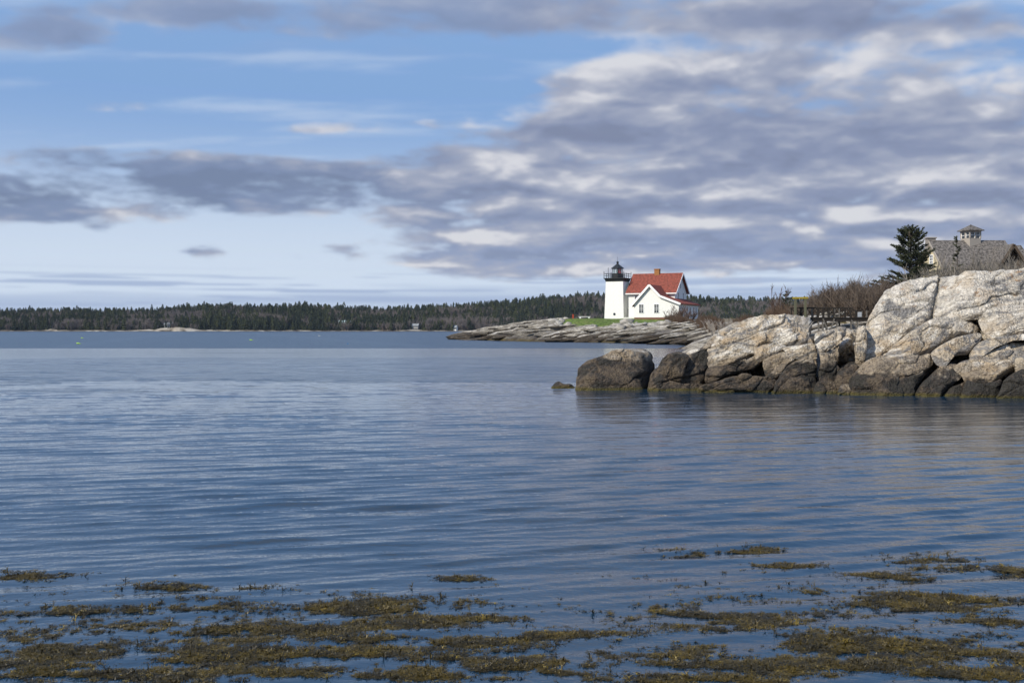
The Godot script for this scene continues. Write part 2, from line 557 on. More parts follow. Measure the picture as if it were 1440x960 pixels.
func make_near_rocks() -> void:
	var b := thing("boulder", "dark rounded boulder with pale sunlit crown standing alone at the water's edge", "boulder")
	rock_block(b, "rock_body", [809, 548, 808, 530, 810, 518, 822, 508, 842, 502, 862, 495, 880, 492, 892, 494, 899, 500, 902, 515, 901, 532, 899, 548, 870, 551, 838, 551], 0.0, 0.75, 0.15, 0.28, 2.2, 1.18, 0.34, 6.0, -0.3)
	var w := thing("boulder", "small black rock barely awash beside the rounded boulder", "boulder")
	rock_block(w, "rock_body", [764, 552, 770, 542.3, 780, 541.4, 786, 538.2, 792, 541, 804, 542.3, 812, 552], 0.3, 0.8, 0.0, 0.04, 0.8, 1.5, 0.6, 4.0, 0.0, false)
	var l := thing("rock_ledge", "broad pale granite ledge in blocks between the lone boulder and the footbridge gap", "rock ledge")
	var blocks := [
		# outline, offset, lean, side, bulge, back, tide
		[[930, 548, 936, 520, 960, 510, 1000, 498, 1030, 472, 1090, 456, 1132, 458, 1138, 480, 1138, 548, 1040, 550], 1.7, 0.8, 0.0, 0.1, 3.0, 0.9],
		[[925, 548, 912, 548, 914, 538, 918, 526, 926, 521, 930, 532, 946, 535, 962, 540, 988, 540, 986, 548, 960, 552], 0.1, 0.5, 0.0, 0.15, 3.0, 1.5],
		[[928, 537, 926, 521, 931, 508, 940, 500, 954, 497, 966, 500, 968, 507, 962, 522, 958, 537, 945, 535], 0.35, 0.35, 0.1, 0.3, 2.5, 1.7],
		[[966, 502, 984, 494, 996, 482, 1004, 473, 1009, 473, 1003, 490, 999, 506, 995, 531, 986, 540, 962, 541, 960, 531, 965, 516], 0.7, 0.7, 0.1, 0.16, 4.0, 1.55],
		[[965, 500, 972, 493, 983, 492, 985, 500, 975, 506], 2.2, 0.6, 0.0, 0.1, 2.0, 0.5],
		[[996, 500, 1003, 481, 1015, 467, 1034, 456, 1062, 448, 1090, 446, 1116, 444, 1139, 448, 1141, 458, 1138, 470, 1140, 484, 1118, 487, 1094, 488, 1074, 487, 1063, 493, 1058, 504, 1038, 514, 1014, 517, 999, 516], 1.0, 0.95, 0.05, 0.30, 6.0, 0.85],
		[[993, 537, 996, 518, 1018, 514, 1040, 511, 1058, 502, 1068, 498, 1070, 511, 1062, 518, 1040, 524, 1020, 529, 1005, 536], 0.75, 0.4, 0.05, 0.22, 3.0, 1.2],
		[[1062, 502, 1063, 491, 1080, 485, 1102, 487, 1105, 491, 1092, 499, 1076, 507, 1068, 509], 0.9, 0.5, 0.15, 0.2, 3.0, 0.9],
		[[1075, 507, 1097, 498, 1112, 497, 1119, 504, 1108, 513, 1099, 526, 1091, 533, 1079, 530], 0.7, 0.35, -0.2, 0.2, 3.0, 0.95],
		[[1103, 490, 1128, 486, 1142, 483, 1147, 491, 1147, 504, 1126, 506, 1112, 499], 0.75, 0.4, 0.0, 0.2, 3.0, 0.9],
		[[1097, 533, 1110, 514, 1126, 506, 1143, 502, 1148, 512, 1147, 527, 1142, 534], 0.6, 0.3, 0.15, 0.2, 3.0, 1.25],
		[[980, 552, 984, 545, 1000, 539, 1015, 535, 1032, 530, 1056, 529, 1082, 532, 1094, 538, 1096, 555, 1060, 556, 1020, 556], 0.0, 0.6, 0.0, 0.3, 2.5, 1.6],
		[[1091, 556, 1093, 538, 1104, 531, 1142, 531, 1149, 541, 1147, 556, 1120, 556], 0.15, 0.3, 0.1, 0.15, 2.5, 1.6],
	]
	for a in blocks:
		rock_block(l, "block", a[0], a[1], a[2], a[3], a[4], a[5], a[6], 0.62)
	var g := thing("rock_stack", "split granite blocks flanking the black cleft below the footbridge", "rock")
	blocks = [
		[[1148, 472, 1160, 468, 1181, 461, 1190, 463, 1189, 473, 1181, 479, 1177, 492, 1178, 506, 1176, 521, 1178, 533, 1168, 542, 1155, 542, 1152, 522, 1155, 510, 1152, 491, 1147, 481], 0.6, 0.45, 0.3, 0.25, 3.0, 0.95],
		[[1180, 482, 1190, 465, 1200, 468, 1209, 482, 1209, 520, 1195, 524, 1181, 514], 5.2, 0.05, 1.1, 0.1, 2.0, 0.95],
		[[1205, 466, 1212, 460, 1218, 462, 1219, 482, 1216, 507, 1209, 518, 1204, 512], 0.9, 0.25, 0.0, 0.15, 3.0, 0.8],
		[[1174, 538, 1180, 522, 1192, 513, 1204, 513, 1208, 520, 1199, 532, 1195, 548, 1180, 552], 0.5, 0.3, -0.1, 0.25, 2.0, 1.8],
		[[1146, 556, 1149, 540, 1165, 535, 1179, 541, 1181, 556], 0.2, 0.4, 0.1, 0.2, 2.0, 1.8],
		[[1178, 556, 1182, 545, 1190, 541, 1196, 544, 1198, 556], -0.2, 0.5, 0.0, 0.15, 1.0, 0.3],
	]
	for a in blocks:
		rock_block(g, "block", a[0], a[1], a[2], a[3], a[4], a[5], a[6], 0.9)
	var r := thing("rock_dome", "high pale granite dome split by curving cracks, filling the shore below the grey house", "rock dome")
	blocks = [
		[[1225, 560, 1228, 500, 1240, 440, 1256, 416, 1300, 404, 1380, 394, 1460, 390, 1560, 396, 1560, 565, 1400, 562], 1.75, 0.95, 0.0, 0.1, 5.0, 0.7],
		[[1500, 576, 1505, 500, 1512, 420, 1545, 388, 1630, 392, 1700, 404, 1745, 440, 1752, 510, 1750, 580, 1620, 580], 1.0, 0.9, 0.05, 0.35, 6.0, 0.8],
		[[1740, 585, 1738, 520, 1750, 460, 1800, 440, 1880, 452, 1930, 500, 1945, 590, 1840, 590], 1.4, 0.9, 0.0, 0.35, 6.0, 0.9],
		[[1206, 534, 1206, 505, 1212, 478, 1221, 452, 1231, 432, 1243, 412, 1262, 401, 1290, 392, 1313, 388, 1319, 388, 1317, 402, 1313, 426, 1308, 450, 1292, 462, 1276, 474, 1257, 492, 1240, 508, 1222, 520], 0.9, 0.95, -0.08, 0.35, 7.0, 0.7],
		[[1320, 388, 1350, 386, 1390, 384, 1420, 381, 1450, 379, 1520, 380, 1570, 390, 1570, 440, 1500, 438, 1440, 436, 1400, 440, 1376, 448, 1345, 450, 1311, 453, 1314, 426, 1318, 402], 1.1, 1.0, -0.03, 0.35, 7.0, 0.6],
		[[1376, 449, 1390, 437, 1411, 431, 1442, 430, 1510, 432, 1560, 445, 1550, 468, 1490, 470, 1440, 470, 1410, 474, 1392, 474, 1384, 466], 0.9, 0.85, 0.0, 0.42, 5.0, 0.6],
		[[1238, 512, 1258, 486, 1288, 464, 1310, 453, 1345, 446, 1362, 446, 1372, 455, 1379, 463, 1375, 469, 1355, 472, 1335, 480, 1319, 492, 1306, 498, 1288, 503, 1264, 510], 0.55, 0.9, 0.1, 0.42, 5.0, 0.7],
		[[1311, 497, 1324, 486, 1345, 476, 1374, 470, 1380, 476, 1371, 487, 1361, 498, 1344, 500, 1335, 510, 1328, 517, 1317, 510], 0.5, 0.55, 0.1, 0.3, 4.0, 0.5],
		[[1364, 501, 1372, 487, 1388, 477, 1411, 475, 1442, 470, 1520, 468, 1520, 478, 1442, 477, 1413, 482, 1396, 492, 1376, 501], 0.5, 0.6, 0.0, 0.25, 4.0, 0.5],
		[[1196, 562, 1196, 537, 1205, 523, 1222, 507, 1250, 501, 1286, 499, 1307, 496, 1318, 505, 1325, 516, 1308, 522, 1297, 535, 1289, 549, 1284, 564, 1240, 566], 0.1, 0.75, 0.0, 0.38, 4.0, 0.82],
		[[1285, 566, 1295, 542, 1308, 529, 1321, 518, 1338, 512, 1352, 519, 1354, 529, 1341, 540, 1327, 553, 1319, 566], 0.1, 0.7, -0.25, 0.3, 2.5, 0.88],
		[[1322, 566, 1335, 547, 1350, 541, 1359, 538, 1361, 546, 1357, 566], 0.3, 0.5, 0.0, 0.2, 2.0, 1.4],
		[[1342, 516, 1369, 505, 1399, 496, 1415, 484, 1445, 480, 1520, 480, 1520, 501, 1440, 500, 1431, 507, 1427, 521, 1409, 532, 1396, 539, 1379, 543, 1364, 542, 1355, 530], 0.35, 0.85, -0.1, 0.36, 4.0, 0.72],
		[[1352, 566, 1356, 550, 1362, 536, 1376, 541, 1396, 538, 1406, 535, 1409, 543, 1405, 558, 1398, 567], 0.0, 0.5, 0.1, 0.25, 2.5, 1.4],
		[[1401, 568, 1407, 552, 1413, 537, 1426, 527, 1445, 520, 1530, 522, 1530, 572, 1440, 569], -0.1, 0.6, 0.0, 0.3, 3.0, 1.0],
		[[1430, 526, 1430, 507, 1441, 500, 1525, 500, 1525, 535, 1441, 527], 0.1, 0.6, 0.05, 0.25, 3.0, 0.7],
	]
	for a in blocks:
		rock_block(r, "block", a[0], a[1], a[2], a[3], a[4], a[5], a[6], 0.36)

# ---------------------------------------------------------------- land
var coast := PackedVector2Array([Vector2(60, 46), Vector2(28, 43.0), Vector2(18, 42.0), Vector2(12, 42.6), Vector2(8, 44.0), Vector2(5.8, 45.2), Vector2(7.6, 48), Vector2(11, 54), Vector2(15.5, 70), Vector2(17.5, 90), Vector2(21, 118),
	Vector2(25, 145), Vector2(26, 163), Vector2(22, 180), Vector2(15, 194), Vector2(5, 206), Vector2(-3, 222), Vector2(-9, 240), Vector2(-15, 258), Vector2(-12, 266), Vector2(4, 275), Vector2(40, 290), Vector2(120, 300), Vector2(260, 300), Vector2(260, 50)])

func coast_distance(p: Vector2) -> float:
	var best := 1e9
	var inside := false
	var n := coast.size()
	for i in n:
		var a := coast[i]
		var b := coast[(i + 1) % n]
		var ab := b - a
		var t := clampf((p - a).dot(ab) / ab.length_squared(), 0.0, 1.0)
		best = minf(best, p.distance_squared_to(a + ab * t))
		if (a.y > p.y) != (b.y > p.y) and p.x < (b.x - a.x) * (p.y - a.y) / (b.y - a.y) + a.x:
			inside = not inside
	return sqrt(best) * (1.0 if inside else -1.0)

func lawn_share(x: float, d: float) -> float:
	var r := rock_mid.get_noise_2d(x * 0.3, d * 0.3)
	return ss(7.0, 9.0, x + 2.0 * r - (d - 215.0) * 0.02) * ss(38.0, 35.0, x + 2.0 * r) * ss(204.5, 206.5, d + 2.0 * r) * ss(262.0, 255.0, d)

func land_height(x: float, d: float, s: float) -> float:
	if s < 0.0: return -0.25 + 0.12 * s
	var top := lerpf(1.3, 3.2, ss(79.0, 90.0, d + maxf(0.0, x - 29.0) * 4.0)) + 1.45 * ss(207.0, 224.0, d) * ss(-8.0, 16.0, x) + 0.12 * rock_broad.get_noise_2d(x * 0.3, d * 0.3)
	top += 3.6 * ss(30.0, 62.0, x) * ss(60.0, 110.0, d) * ss(190.0, 140.0, d)
	top -= 0.6 * ss(10.0, -14.0, x) * ss(200.0, 230.0, d)
	var wide := lerpf(7.0, 15.0, ss(60.0, 170.0, d))
	var h := top * (0.12 + 0.88 * pow(ss(-0.06 * wide, wide, s), 0.8)) * ss(0.0, 1.2, s) - 0.25 * (1.0 - ss(0.0, 1.2, s))
	# steps of the bedded rock along the shore
	var rocky := ss(wide * 1.5, wide * 0.6, s)
	h += rocky * 0.35 * rock_ridge.get_noise_2d(x * 0.35 + d * 0.1, d * 0.55)
	return h

func land_y(x: float, d: float) -> float:
	return land_height(x, d, coast_distance(Vector2(x, d)))

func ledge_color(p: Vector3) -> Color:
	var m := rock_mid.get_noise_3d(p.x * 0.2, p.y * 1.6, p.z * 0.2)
	var c := Color(0.20, 0.18, 0.15).lerp(Color(0.36, 0.34, 0.29), ss(0.05, 0.35, m)).lerp(Color(0.10, 0.09, 0.08), ss(0.0, 0.35, -m))  # darker than the slabs: crevice shade between them is put into this colour
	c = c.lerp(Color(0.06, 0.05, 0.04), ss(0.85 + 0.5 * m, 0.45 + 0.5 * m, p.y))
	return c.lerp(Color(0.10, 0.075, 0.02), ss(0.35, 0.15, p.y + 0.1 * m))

func make_land() -> MeshInstance3D:
	var v := PackedVector3Array()
	var col := PackedColorArray()
	var idx := PackedInt32Array()
	var nx := 170
	var nd := 230
	for j in nd + 1:
		var d := 40.0 + 270.0 * j / nd
		for i in nx + 1:
			var x := -24.0 + 185.0 * pow(float(i) / nx, 1.25)
			var s := coast_distance(Vector2(x, d))
			var p := Vector3(x, land_height(x, d, s), -d)
			v.append(p)
			var wide := lerpf(7.0, 15.0, ss(60.0, 170.0, d))
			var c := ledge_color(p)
			var r := rock_mid.get_noise_2d(x * 0.5, d * 0.5)
			var scrub := Color(0.14, 0.105, 0.075).lerp(Color(0.20, 0.17, 0.085), ss(-0.2, 0.3, r))
			c = c.lerp(scrub, ss(wide * 0.8, wide * 1.05, s + 2.0 * r))
			c = c.lerp(Color(0.125, 0.20, 0.035).lerp(Color(0.20, 0.24, 0.065), ss(-0.1, 0.35, r)), lawn_share(x, d) * ss(wide * 0.62, wide * 0.72, s))
			col.append(c)
	for j in nd:
		for i in nx:
			var a := j * (nx + 1) + i
			var b := a + nx + 1
			idx.append_array([a, b, a + 1, a + 1, b, b + 1])
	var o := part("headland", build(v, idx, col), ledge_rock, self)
	tag(o, "low rocky headland with a mown lawn and brown scrub", "", "", "structure")
	return o

func slab_mesh(sd: int, wet: bool) -> ArrayMesh:
	# one bedded slab, 1 x 1 x 1 before it is stretched: a box with broken corners and split layers
	var nn := noise(1.3, 3, sd)
	var v := PackedVector3Array()
	var col := PackedColorArray()
	var idx := PackedInt32Array()
	var nx := 10
	var ring := 12
	for i in nx + 1:
		var x := float(i) / nx - 0.5
		var taper := 1.0 - pow(absf(x * 2.0), 3.0) * 0.75
		for k in ring:
			var a := TAU * k / ring
			var y := signf(sin(a)) * pow(absf(sin(a)), 0.4) * 0.5
			var z := signf(cos(a)) * pow(absf(cos(a)), 0.4) * 0.5
			var e := nn.get_noise_3d(x * 2.0, y * 2.2, z * 1.5)
			var p := Vector3(x + 0.08 * e, y * taper * (1.0 + 0.7 * e), z * (0.55 + 0.45 * taper) * (1.0 + 0.5 * nn.get_noise_3d(x * 3.0, y + 9.0, z)))
			v.append(p)
			var m := nn.get_noise_3d(x * 2.0 + 5.0, y * 6.0, z * 2.0)
			var c := Color(0.46, 0.43, 0.375).lerp(Color(0.68, 0.65, 0.59), ss(0.0, 0.4, m)).lerp(Color(0.22, 0.20, 0.18), ss(0.05, 0.4, -m))
			if wet: c = Color(0.075, 0.065, 0.052).lerp(Color(0.15, 0.125, 0.095), ss(-0.2, 0.4, m))
			col.append(c)
	for i in nx:
		for k in ring:
			var a := i * ring + k
			var b := i * ring + (k + 1) % ring
			idx.append_array([a, b, a + ring, b, b + ring, a + ring])
	for e in 2:
		var o := e * nx * ring
		for k in range(1, ring - 1):
			if e == 0: idx.append_array([o, o + k + 1, o + k])
			else: idx.append_array([o, o + k, o + k + 1])
	return build(v, idx, col)

func stone_mesh(sd: int) -> ArrayMesh:
	var nn := noise(0.9, 3, sd)
	var v := PackedVector3Array()
	var col := PackedColorArray()
	var idx := PackedInt32Array()
	for j in 7:
		var t := PI * j / 6.0
		for k in 9:
			var a := TAU * k / 9.0
			var p := Vector3(sin(t) * cos(a), cos(t), sin(t) * sin(a))
			p *= 0.5 * (1.0 + 0.6 * nn.get_noise_3dv(p * 1.3))
			v.append(p)
			col.append(Color(0.60, 0.58, 0.53).lerp(Color(0.36, 0.34, 0.31), ss(-0.1, 0.4, nn.get_noise_3dv(p * 3.0))))
	for j in 6:
		for k in 9:
			var a := j * 9 + k
			var b := j * 9 + (k + 1) % 9
			idx.append_array([a, b, a + 9, b, b + 9, a + 9])
	return build(v, idx, col)

func make_ledges(land: Node) -> void:
	rng.seed = 404
	var dry := []
	var wet := []
	for k in 6:
		dry.append(slab_mesh(100 + k, false))
		if k < 3: wet.append(slab_mesh(200 + k, true))
	# the seaward run of the point, slabs laid like shingles along the shore
	var made := 0
	var lengths := PackedFloat32Array()
	var first := 8
	var last := 18
	var total := 0.0
	for i in range(first, last):
		total += coast[i].distance_to(coast[i + 1])
	# bedded rock showing under the footbridge
	for k in 30:
		var d := rng.randf_range(81.0, 92.0)
		var x := rng.randf_range(21.0, 31.0)
		var t := Transform3D(Basis(Vector3(0, 1, 0), rng.randf_range(-0.2, 0.3)) * Basis(Vector3(0, 0, 1), rng.randf_range(0.05, 0.22)) * Basis.from_scale(Vector3(rng.randf_range(2.0, 4.5), rng.randf_range(0.25, 0.6), rng.randf_range(0.8, 1.8))), Vector3(x, land_y(x, d) + rng.randf_range(-0.35, -0.1), -d))
		part("rock_slab", dry[k % 6], ledge_rock, land, t)
	while made < 265:
		var along := rng.randf() * total
		var i := first
		while i < last - 1 and along > coast[i].distance_to(coast[i + 1]):
			along -= coast[i].distance_to(coast[i + 1])
			i += 1
		var dir := (coast[i + 1] - coast[i]).normalized()
		var inland := Vector2(-dir.y, dir.x)
		var p2 := coast[i] + dir * along
		if coast_distance(p2 + inland) < 0: inland = -inland
		var wide := lerpf(7.0, 13.0, ss(60.0, 170.0, p2.y))
		var s := rng.randf_range(0.0, 1.0)
		s = s * s * 0.4 + s * 0.6
		var q := p2 + inland * (0.3 + s * wide)
		var y := land_y(q.x, q.y)
		var long := rng.randf_range(3.5, 10.0) * (0.7 if q.y < 110.0 else 1.0)
		var thick := rng.randf_range(0.4, 1.05) * (0.75 if q.y < 110.0 else 1.0)
		var deep := rng.randf_range(1.0, 2.4)
		var rise := deg_to_rad(rng.randf_range(3.0, 10.0) + 14.0 * ss(170.0, 120.0, q.y))
		var t := Transform3D(Basis(Vector3(0, 1, 0), rng.randf_range(-0.15, 0.3)) * Basis(Vector3(0, 0, 1), rise) * Basis(Vector3(1, 0, 0), rng.randf_range(-0.22, 0.12)), Vector3(q.x, y + rng.randf_range(-0.15, 0.2), -q.y))
		t.basis = t.basis * Basis.from_scale(Vector3(long, thick, deep))
		var low := y < rng.randf_range(0.75, 1.6)
		part("rock_slab", wet[rng.randi() % 3] if low else dry[rng.randi() % 6], ledge_rock, land, t)
		made += 1
	var stones := [stone_mesh(1), stone_mesh(2), stone_mesh(3)]
	for k in 70:
		var u := rng.randf_range(770.0, 975.0)
		var d := rng.randf_range(196.0, 209.0) if u > 800 else rng.randf_range(206.0, 226.0)
		var x := (u - 720.0) / LENS * d
		if land_y(x, d) < 2.2: continue
		var s := rng.randf_range(0.5, 1.6)
		if k % 9 == 0: s *= 1.6
		var t := Transform3D(Basis(Vector3.UP, rng.randf() * TAU) * Basis.from_scale(Vector3(s * 1.5, s * 0.8, s)), Vector3(x, land_y(x, d) + 0.15 * s, -d))
		part("stone", stones[k % 3], granite, land, t)

# ---------------------------------------------------------------- far shore
func far_top(u: float) -> float:
	var pts := [[-400, 440], [-100, 438], [0, 437], [120, 436], [225, 436], [260, 432], [300, 429], [380, 431], [430, 428], [470, 432], [540, 434], [600, 432], [660, 428], [720, 424], [770, 419], [830, 415], [880, 415], [960, 418], [1000, 420], [1060, 421], [1120, 421], [1200, 424], [1500, 425], [1900, 425]]
	for k in pts.size() - 1:
		if u <= pts[k + 1][0]:
			return lerpf(pts[k][1], pts[k + 1][1], clampf((u - pts[k][0]) / float(pts[k + 1][0] - pts[k][0]), 0.0, 1.0))
	return 425.0

func far_ground(x: float, d: float) -> float:
	var u := 720.0 + LENS * x / d
	var crest := EYE + (HORIZON - far_top(u)) / LENS * 1420.0 - 13.5
	var back := ss(1195.0, 1400.0, d + 18.0 * rock_broad.get_noise_2d(x * 0.02, 3.0))
	return maxf(crest, 3.0) * back + 2.2 * ss(1192.0, 1204.0, d) - 1.0 + 1.2 * rock_broad.get_noise_2d(x * 0.05, d * 0.05) * back

func conifer_mesh(sd: int, tall: float, wide: float) -> ArrayMesh:
	# a far conifer of height 1: whorls of drooping boughs round a stem
	var r := RandomNumberGenerator.new()
	r.seed = sd
	var p := Poly.new()
	p.color = Color(0.6, 0.5, 0.45)
	p.twig(Vector3.ZERO, Vector3(0, 0.98, 0), 0.012, 0.003)
	var whorls := 9
	for w in whorls:
		var y := 0.12 + 0.86 * w / whorls
		var reach := wide * pow(1.0 - (y - 0.05) * 0.96, 0.75) * r.randf_range(0.75, 1.15)
		for k in 6:
			var a := r.randf() * TAU
			var out := Vector3(cos(a), 0, sin(a))
			var acr := Vector3(-sin(a), 0, cos(a))
			var l := reach * r.randf_range(0.6, 1.15)
			var s := r.randf_range(0.7, 1.15)
			p.color = Color(s, s, s)
			var tip := out * l + Vector3(0, y - 0.04 * r.randf(), 0)
			p.tri(Vector3(0, y + 0.09, 0), tip + acr * l * 0.45, tip - acr * l * 0.45)
			p.tri(Vector3(0, y + 0.05, 0), tip + Vector3(0, 0.05, 0), tip + Vector3(0, -0.045, 0))
	return p.mesh()

func bare_mesh(sd: int, stems: int, spread: float, thin: float, levels: int) -> ArrayMesh:
	# leafless twigs of height 1
	var r := RandomNumberGenerator.new()
	r.seed = sd
	var p := Poly.new()
	for s in stems:
		var a := r.randf() * TAU
		var from := Vector3(cos(a), 0, sin(a)) * r.randf() * spread * 0.5
		var dir := (Vector3(cos(a), 0, sin(a)) * r.randf() * spread + Vector3(0, 1, 0)).normalized()
		var l := r.randf_range(0.55, 1.0)
		var tone := r.randf_range(0.7, 1.2)
		p.color = Color(tone, tone, tone)
		var top := from + dir * l
		var mid := from.lerp(top, 0.5) + Vector3(r.randf_range(-1, 1), 0, r.randf_range(-1, 1)) * 0.04
		p.twig(from, mid, thin * 1.6, thin * 1.1)
		p.twig(mid, top, thin * 1.1, thin * 0.5)
		for k in 7:
			var t := r.randf_range(0.25, 0.95)
			var b := from.lerp(mid, t * 2.0) if t < 0.5 else mid.lerp(top, t * 2.0 - 1.0)
			var d2 := (dir + Vector3(r.randf_range(-1, 1), r.randf_range(-0.1, 0.7), r.randf_range(-1, 1)) * 0.75).normalized()
			var e := b + d2 * r.randf_range(0.14, 0.34)
			p.twig(b, e, thin * 0.8, thin * 0.4)
			if levels > 1:
				for m in 3:
					var b2 := b.lerp(e, r.randf_range(0.3, 0.95))
					var d3 := (d2 + Vector3(r.randf_range(-1, 1), r.randf_range(-0.2, 0.7), r.randf_range(-1, 1)) * 0.8).normalized()
					p.twig(b2, b2 + d3 * r.randf_range(0.07, 0.18), thin * 0.5, thin * 0.3)
	return p.mesh()

func scatter(n: String, mesh: Mesh, m: Material, where: Array, tints: Array, parent: Node) -> MultiMeshInstance3D:
	var mm := MultiMesh.new()
	mm.transform_format = MultiMesh.TRANSFORM_3D
	mm.use_colors = true
	mm.mesh = mesh
	mm.instance_count = where.size()
	for i in where.size():
		mm.set_instance_transform(i, where[i])
		mm.set_instance_color(i, tints[i])
	var o := MultiMeshInstance3D.new()
	o.name = numbered(n) if parent == self else n
	o.multimesh = mm
	o.material_override = m
	parent.add_child(o, true)
	return o

func make_far_shore() -> void:
	var v := PackedVector3Array()
	var col := PackedColorArray()
	var idx := PackedInt32Array()
	var nx := 520
	var depths := [1184.0, 1190.0, 1193.0, 1195.0, 1197.0, 1199.0, 1201.0, 1204.0, 1210.0, 1230.0, 1270.0, 1320.0, 1370.0, 1420.0, 1500.0, 1620.0]
	for d0 in depths:
		for i in nx + 1:
			var x := -1250.0 + 2700.0 * i / nx
			var bay: float = 14.0 * rock_broad.get_noise_2d(x * 0.03, 1.0) + 5.0 * rock_mid.get_noise_2d(x * 0.05, 5.0)
			var d: float = d0 + bay
			var y := far_ground(x, d0)
			var cliff := ss(0.05, 0.4, rock_broad.get_noise_2d(x * 0.025, 90.0)) * ss(1196.0, 1199.0, d0) * ss(1260.0, 1204.0, d0)
			y += 4.5 * cliff * (0.7 + 0.6 * rock_mid.get_noise_2d(x * 0.12, d0))
			if d0 < 1198.0: y += 0.8 * rock_mid.get_noise_2d(x * 0.2, d0)
			v.append(Vector3(x, y, -d))
			var m := rock_mid.get_noise_2d(x * 0.15, d0 * 3.0)
			var c := Color(0.40, 0.36, 0.30).lerp(Color(0.55, 0.52, 0.46), ss(0.0, 0.3, m)).lerp(Color(0.15, 0.13, 0.10), ss(0.0, 0.3, -m))
			if d0 > 1205.0: c = Color(0.06, 0.055, 0.035)
			if y < 0.5: c = Color(0.06, 0.05, 0.04)
			col.append(c)
	for j in depths.size() - 1:
		for i in nx:
			var a := j * (nx + 1) + i
			var b := a + nx + 1
			idx.append_array([a, b, a + 1, a + 1, b, b + 1])
	var o := part("far_hills", build(v, idx, col), ledge_rock, self)
	tag(o, "low wooded hills across the bay with a pale rock shoreline", "", "", "structure")
	# the wood on it
	rng.seed = 77
	var green := mat(Color.WHITE, 0.9, 0.2)
	green.vertex_color_use_as_albedo = true
	var kinds := [conifer_mesh(1, 1.0, 0.20), conifer_mesh(2, 1.0, 0.26), conifer_mesh(3, 1.0, 0.17), bare_mesh(4, 16, 0.55, 0.012, 2)]
	var where := [[], [], [], []]
	var tints := [[], [], [], []]
	var houses := [Vector2(-393, 1219), Vector2(-196, 1250), Vector2(-111, 1228), Vector2(-64, 1206)]
	for k in 15000:
		var d := 1203.0 + 260.0 * pow(rng.randf(), 1.25)
		var x := rng.randf_range(-0.62, 0.62) * d
		var bay := 14.0 * rock_broad.get_noise_2d(x * 0.03, 1.0) + 5.0 * rock_mid.get_noise_2d(x * 0.05, 5.0)
		var clear := false
		for h in houses:
			if absf(x - h.x) < 8.0 and d < h.y + 6.0 and d > h.y - 30.0: clear = true
		if clear and rng.randf() < 0.93: continue
		var leafless := rock_broad.get_noise_2d(x * 0.022, d * 0.03) + 0.25 * rng.randfn() > 0.22
		var kind := 3 if leafless else rng.randi() % 3
		var h := rng.randf_range(7.5, 18.0) if not leafless else rng.randf_range(8.0, 13.0)
		if d < 1214.0: h *= 0.75
		if rng.randf() < 0.04 and not leafless: h *= 1.2
		var y := far_ground(x, d) - 0.4
		var b := Basis(Vector3.UP, rng.randf() * TAU) * Basis.from_scale(Vector3(h * rng.randf_range(0.9, 1.3), h, h * rng.randf_range(0.9, 1.3)))
		where[kind].append(Transform3D(b, Vector3(x, y, -d - bay)))
		var t := rng.randf()
		if leafless: tints[kind].append(Color(0.15, 0.125, 0.11).lerp(Color(0.20, 0.18, 0.165), t))
		else: tints[kind].append(Color(0.034, 0.046, 0.030).lerp(Color(0.085, 0.095, 0.042), t * t))
	var wood := Node3D.new()
	wood.name = "forest"
	add_child(wood)
	tag(wood, "dark conifer wood covering the hills across the bay", "forest", "", "stuff")
	for k in 4:
		scatter("trees", kinds[k], green, where[k], tints[k], wood)
	# a few houses among the trees
	var white := mat(Color(0.86, 0.86, 0.84), 0.7)
	var grey_roof := mat(lin(0.25, 0.27, 0.28), 0.8)
	var teal_roof := mat(lin(0.35, 0.45, 0.45), 0.7)
	var dark := mat(lin(0.02, 0.025, 0.03), 0.3)
	var names := ["white two-gabled house on a wooded bluff across the bay", "long pale house with blue-green roof high in the far wood", "small grey house half hidden in the far wood", "narrow white house at the foot of the far wood near the point"]
	var sizes := [Vector3(9, 5, 6), Vector3(13, 3.5, 7), Vector3(7, 3.5, 5), Vector3(4, 4.5, 4)]
	var hi := [5.0, 12.0, 5.0, 0.5]
	for k in 4:
		var g: float = far_ground(houses[k].x, houses[k].y) + hi[k] * 0.3
		var t := thing("far_house", names[k], "house", Vector3(houses[k].x, g - 1.0, -houses[k].y), 0.3 - 0.25 * k, "houses across the bay")
		far_house(t, sizes[k], white if k != 2 else mat(lin(0.38, 0.38, 0.37)), teal_roof if k == 1 else grey_roof, dark)

func far_house(t: Node, s: Vector3, wall: Material, roof: Material, dark: Material) -> void:
	var w := Poly.new()
	var x := s.x * 0.5
	var z := s.z * 0.5
	var r := s.z * 0.42
	w.box(Vector3(-x, 0, -z), Vector3(x, s.y, z))
	w.slab([Vector3(x, s.y, z), Vector3(x, s.y + r, 0), Vector3(x, s.y, -z)], Vector3(-s.x, 0, 0))
	part("wall", w.mesh(), wall, t)
	var p := Poly.new()
	for sd in [-1.0, 1.0]:
		p.hexa([Vector3(-x - 0.5, s.y - 0.4, sd * (z + 0.5)), Vector3(x + 0.5, s.y - 0.4, sd * (z + 0.5)), Vector3(x + 0.5, s.y + r, 0), Vector3(-x - 0.5, s.y + r, 0),
			Vector3(-x - 0.5, s.y, sd * (z + 0.5)), Vector3(x + 0.5, s.y, sd * (z + 0.5)), Vector3(x + 0.5, s.y + r + 0.4, 0), Vector3(-x - 0.5, s.y + r + 0.4, 0)])
	part("roof", p.mesh(), roof, t)
	for k in 3:
		var q := Poly.new()
		var cx := lerpf(-x * 0.65, x * 0.65, k / 2.0)
		q.box(Vector3(cx - 0.55, s.y * 0.45, z - 0.05), Vector3(cx + 0.55, s.y * 0.8, z + 0.06))
		part("window", q.mesh(), dark, t)

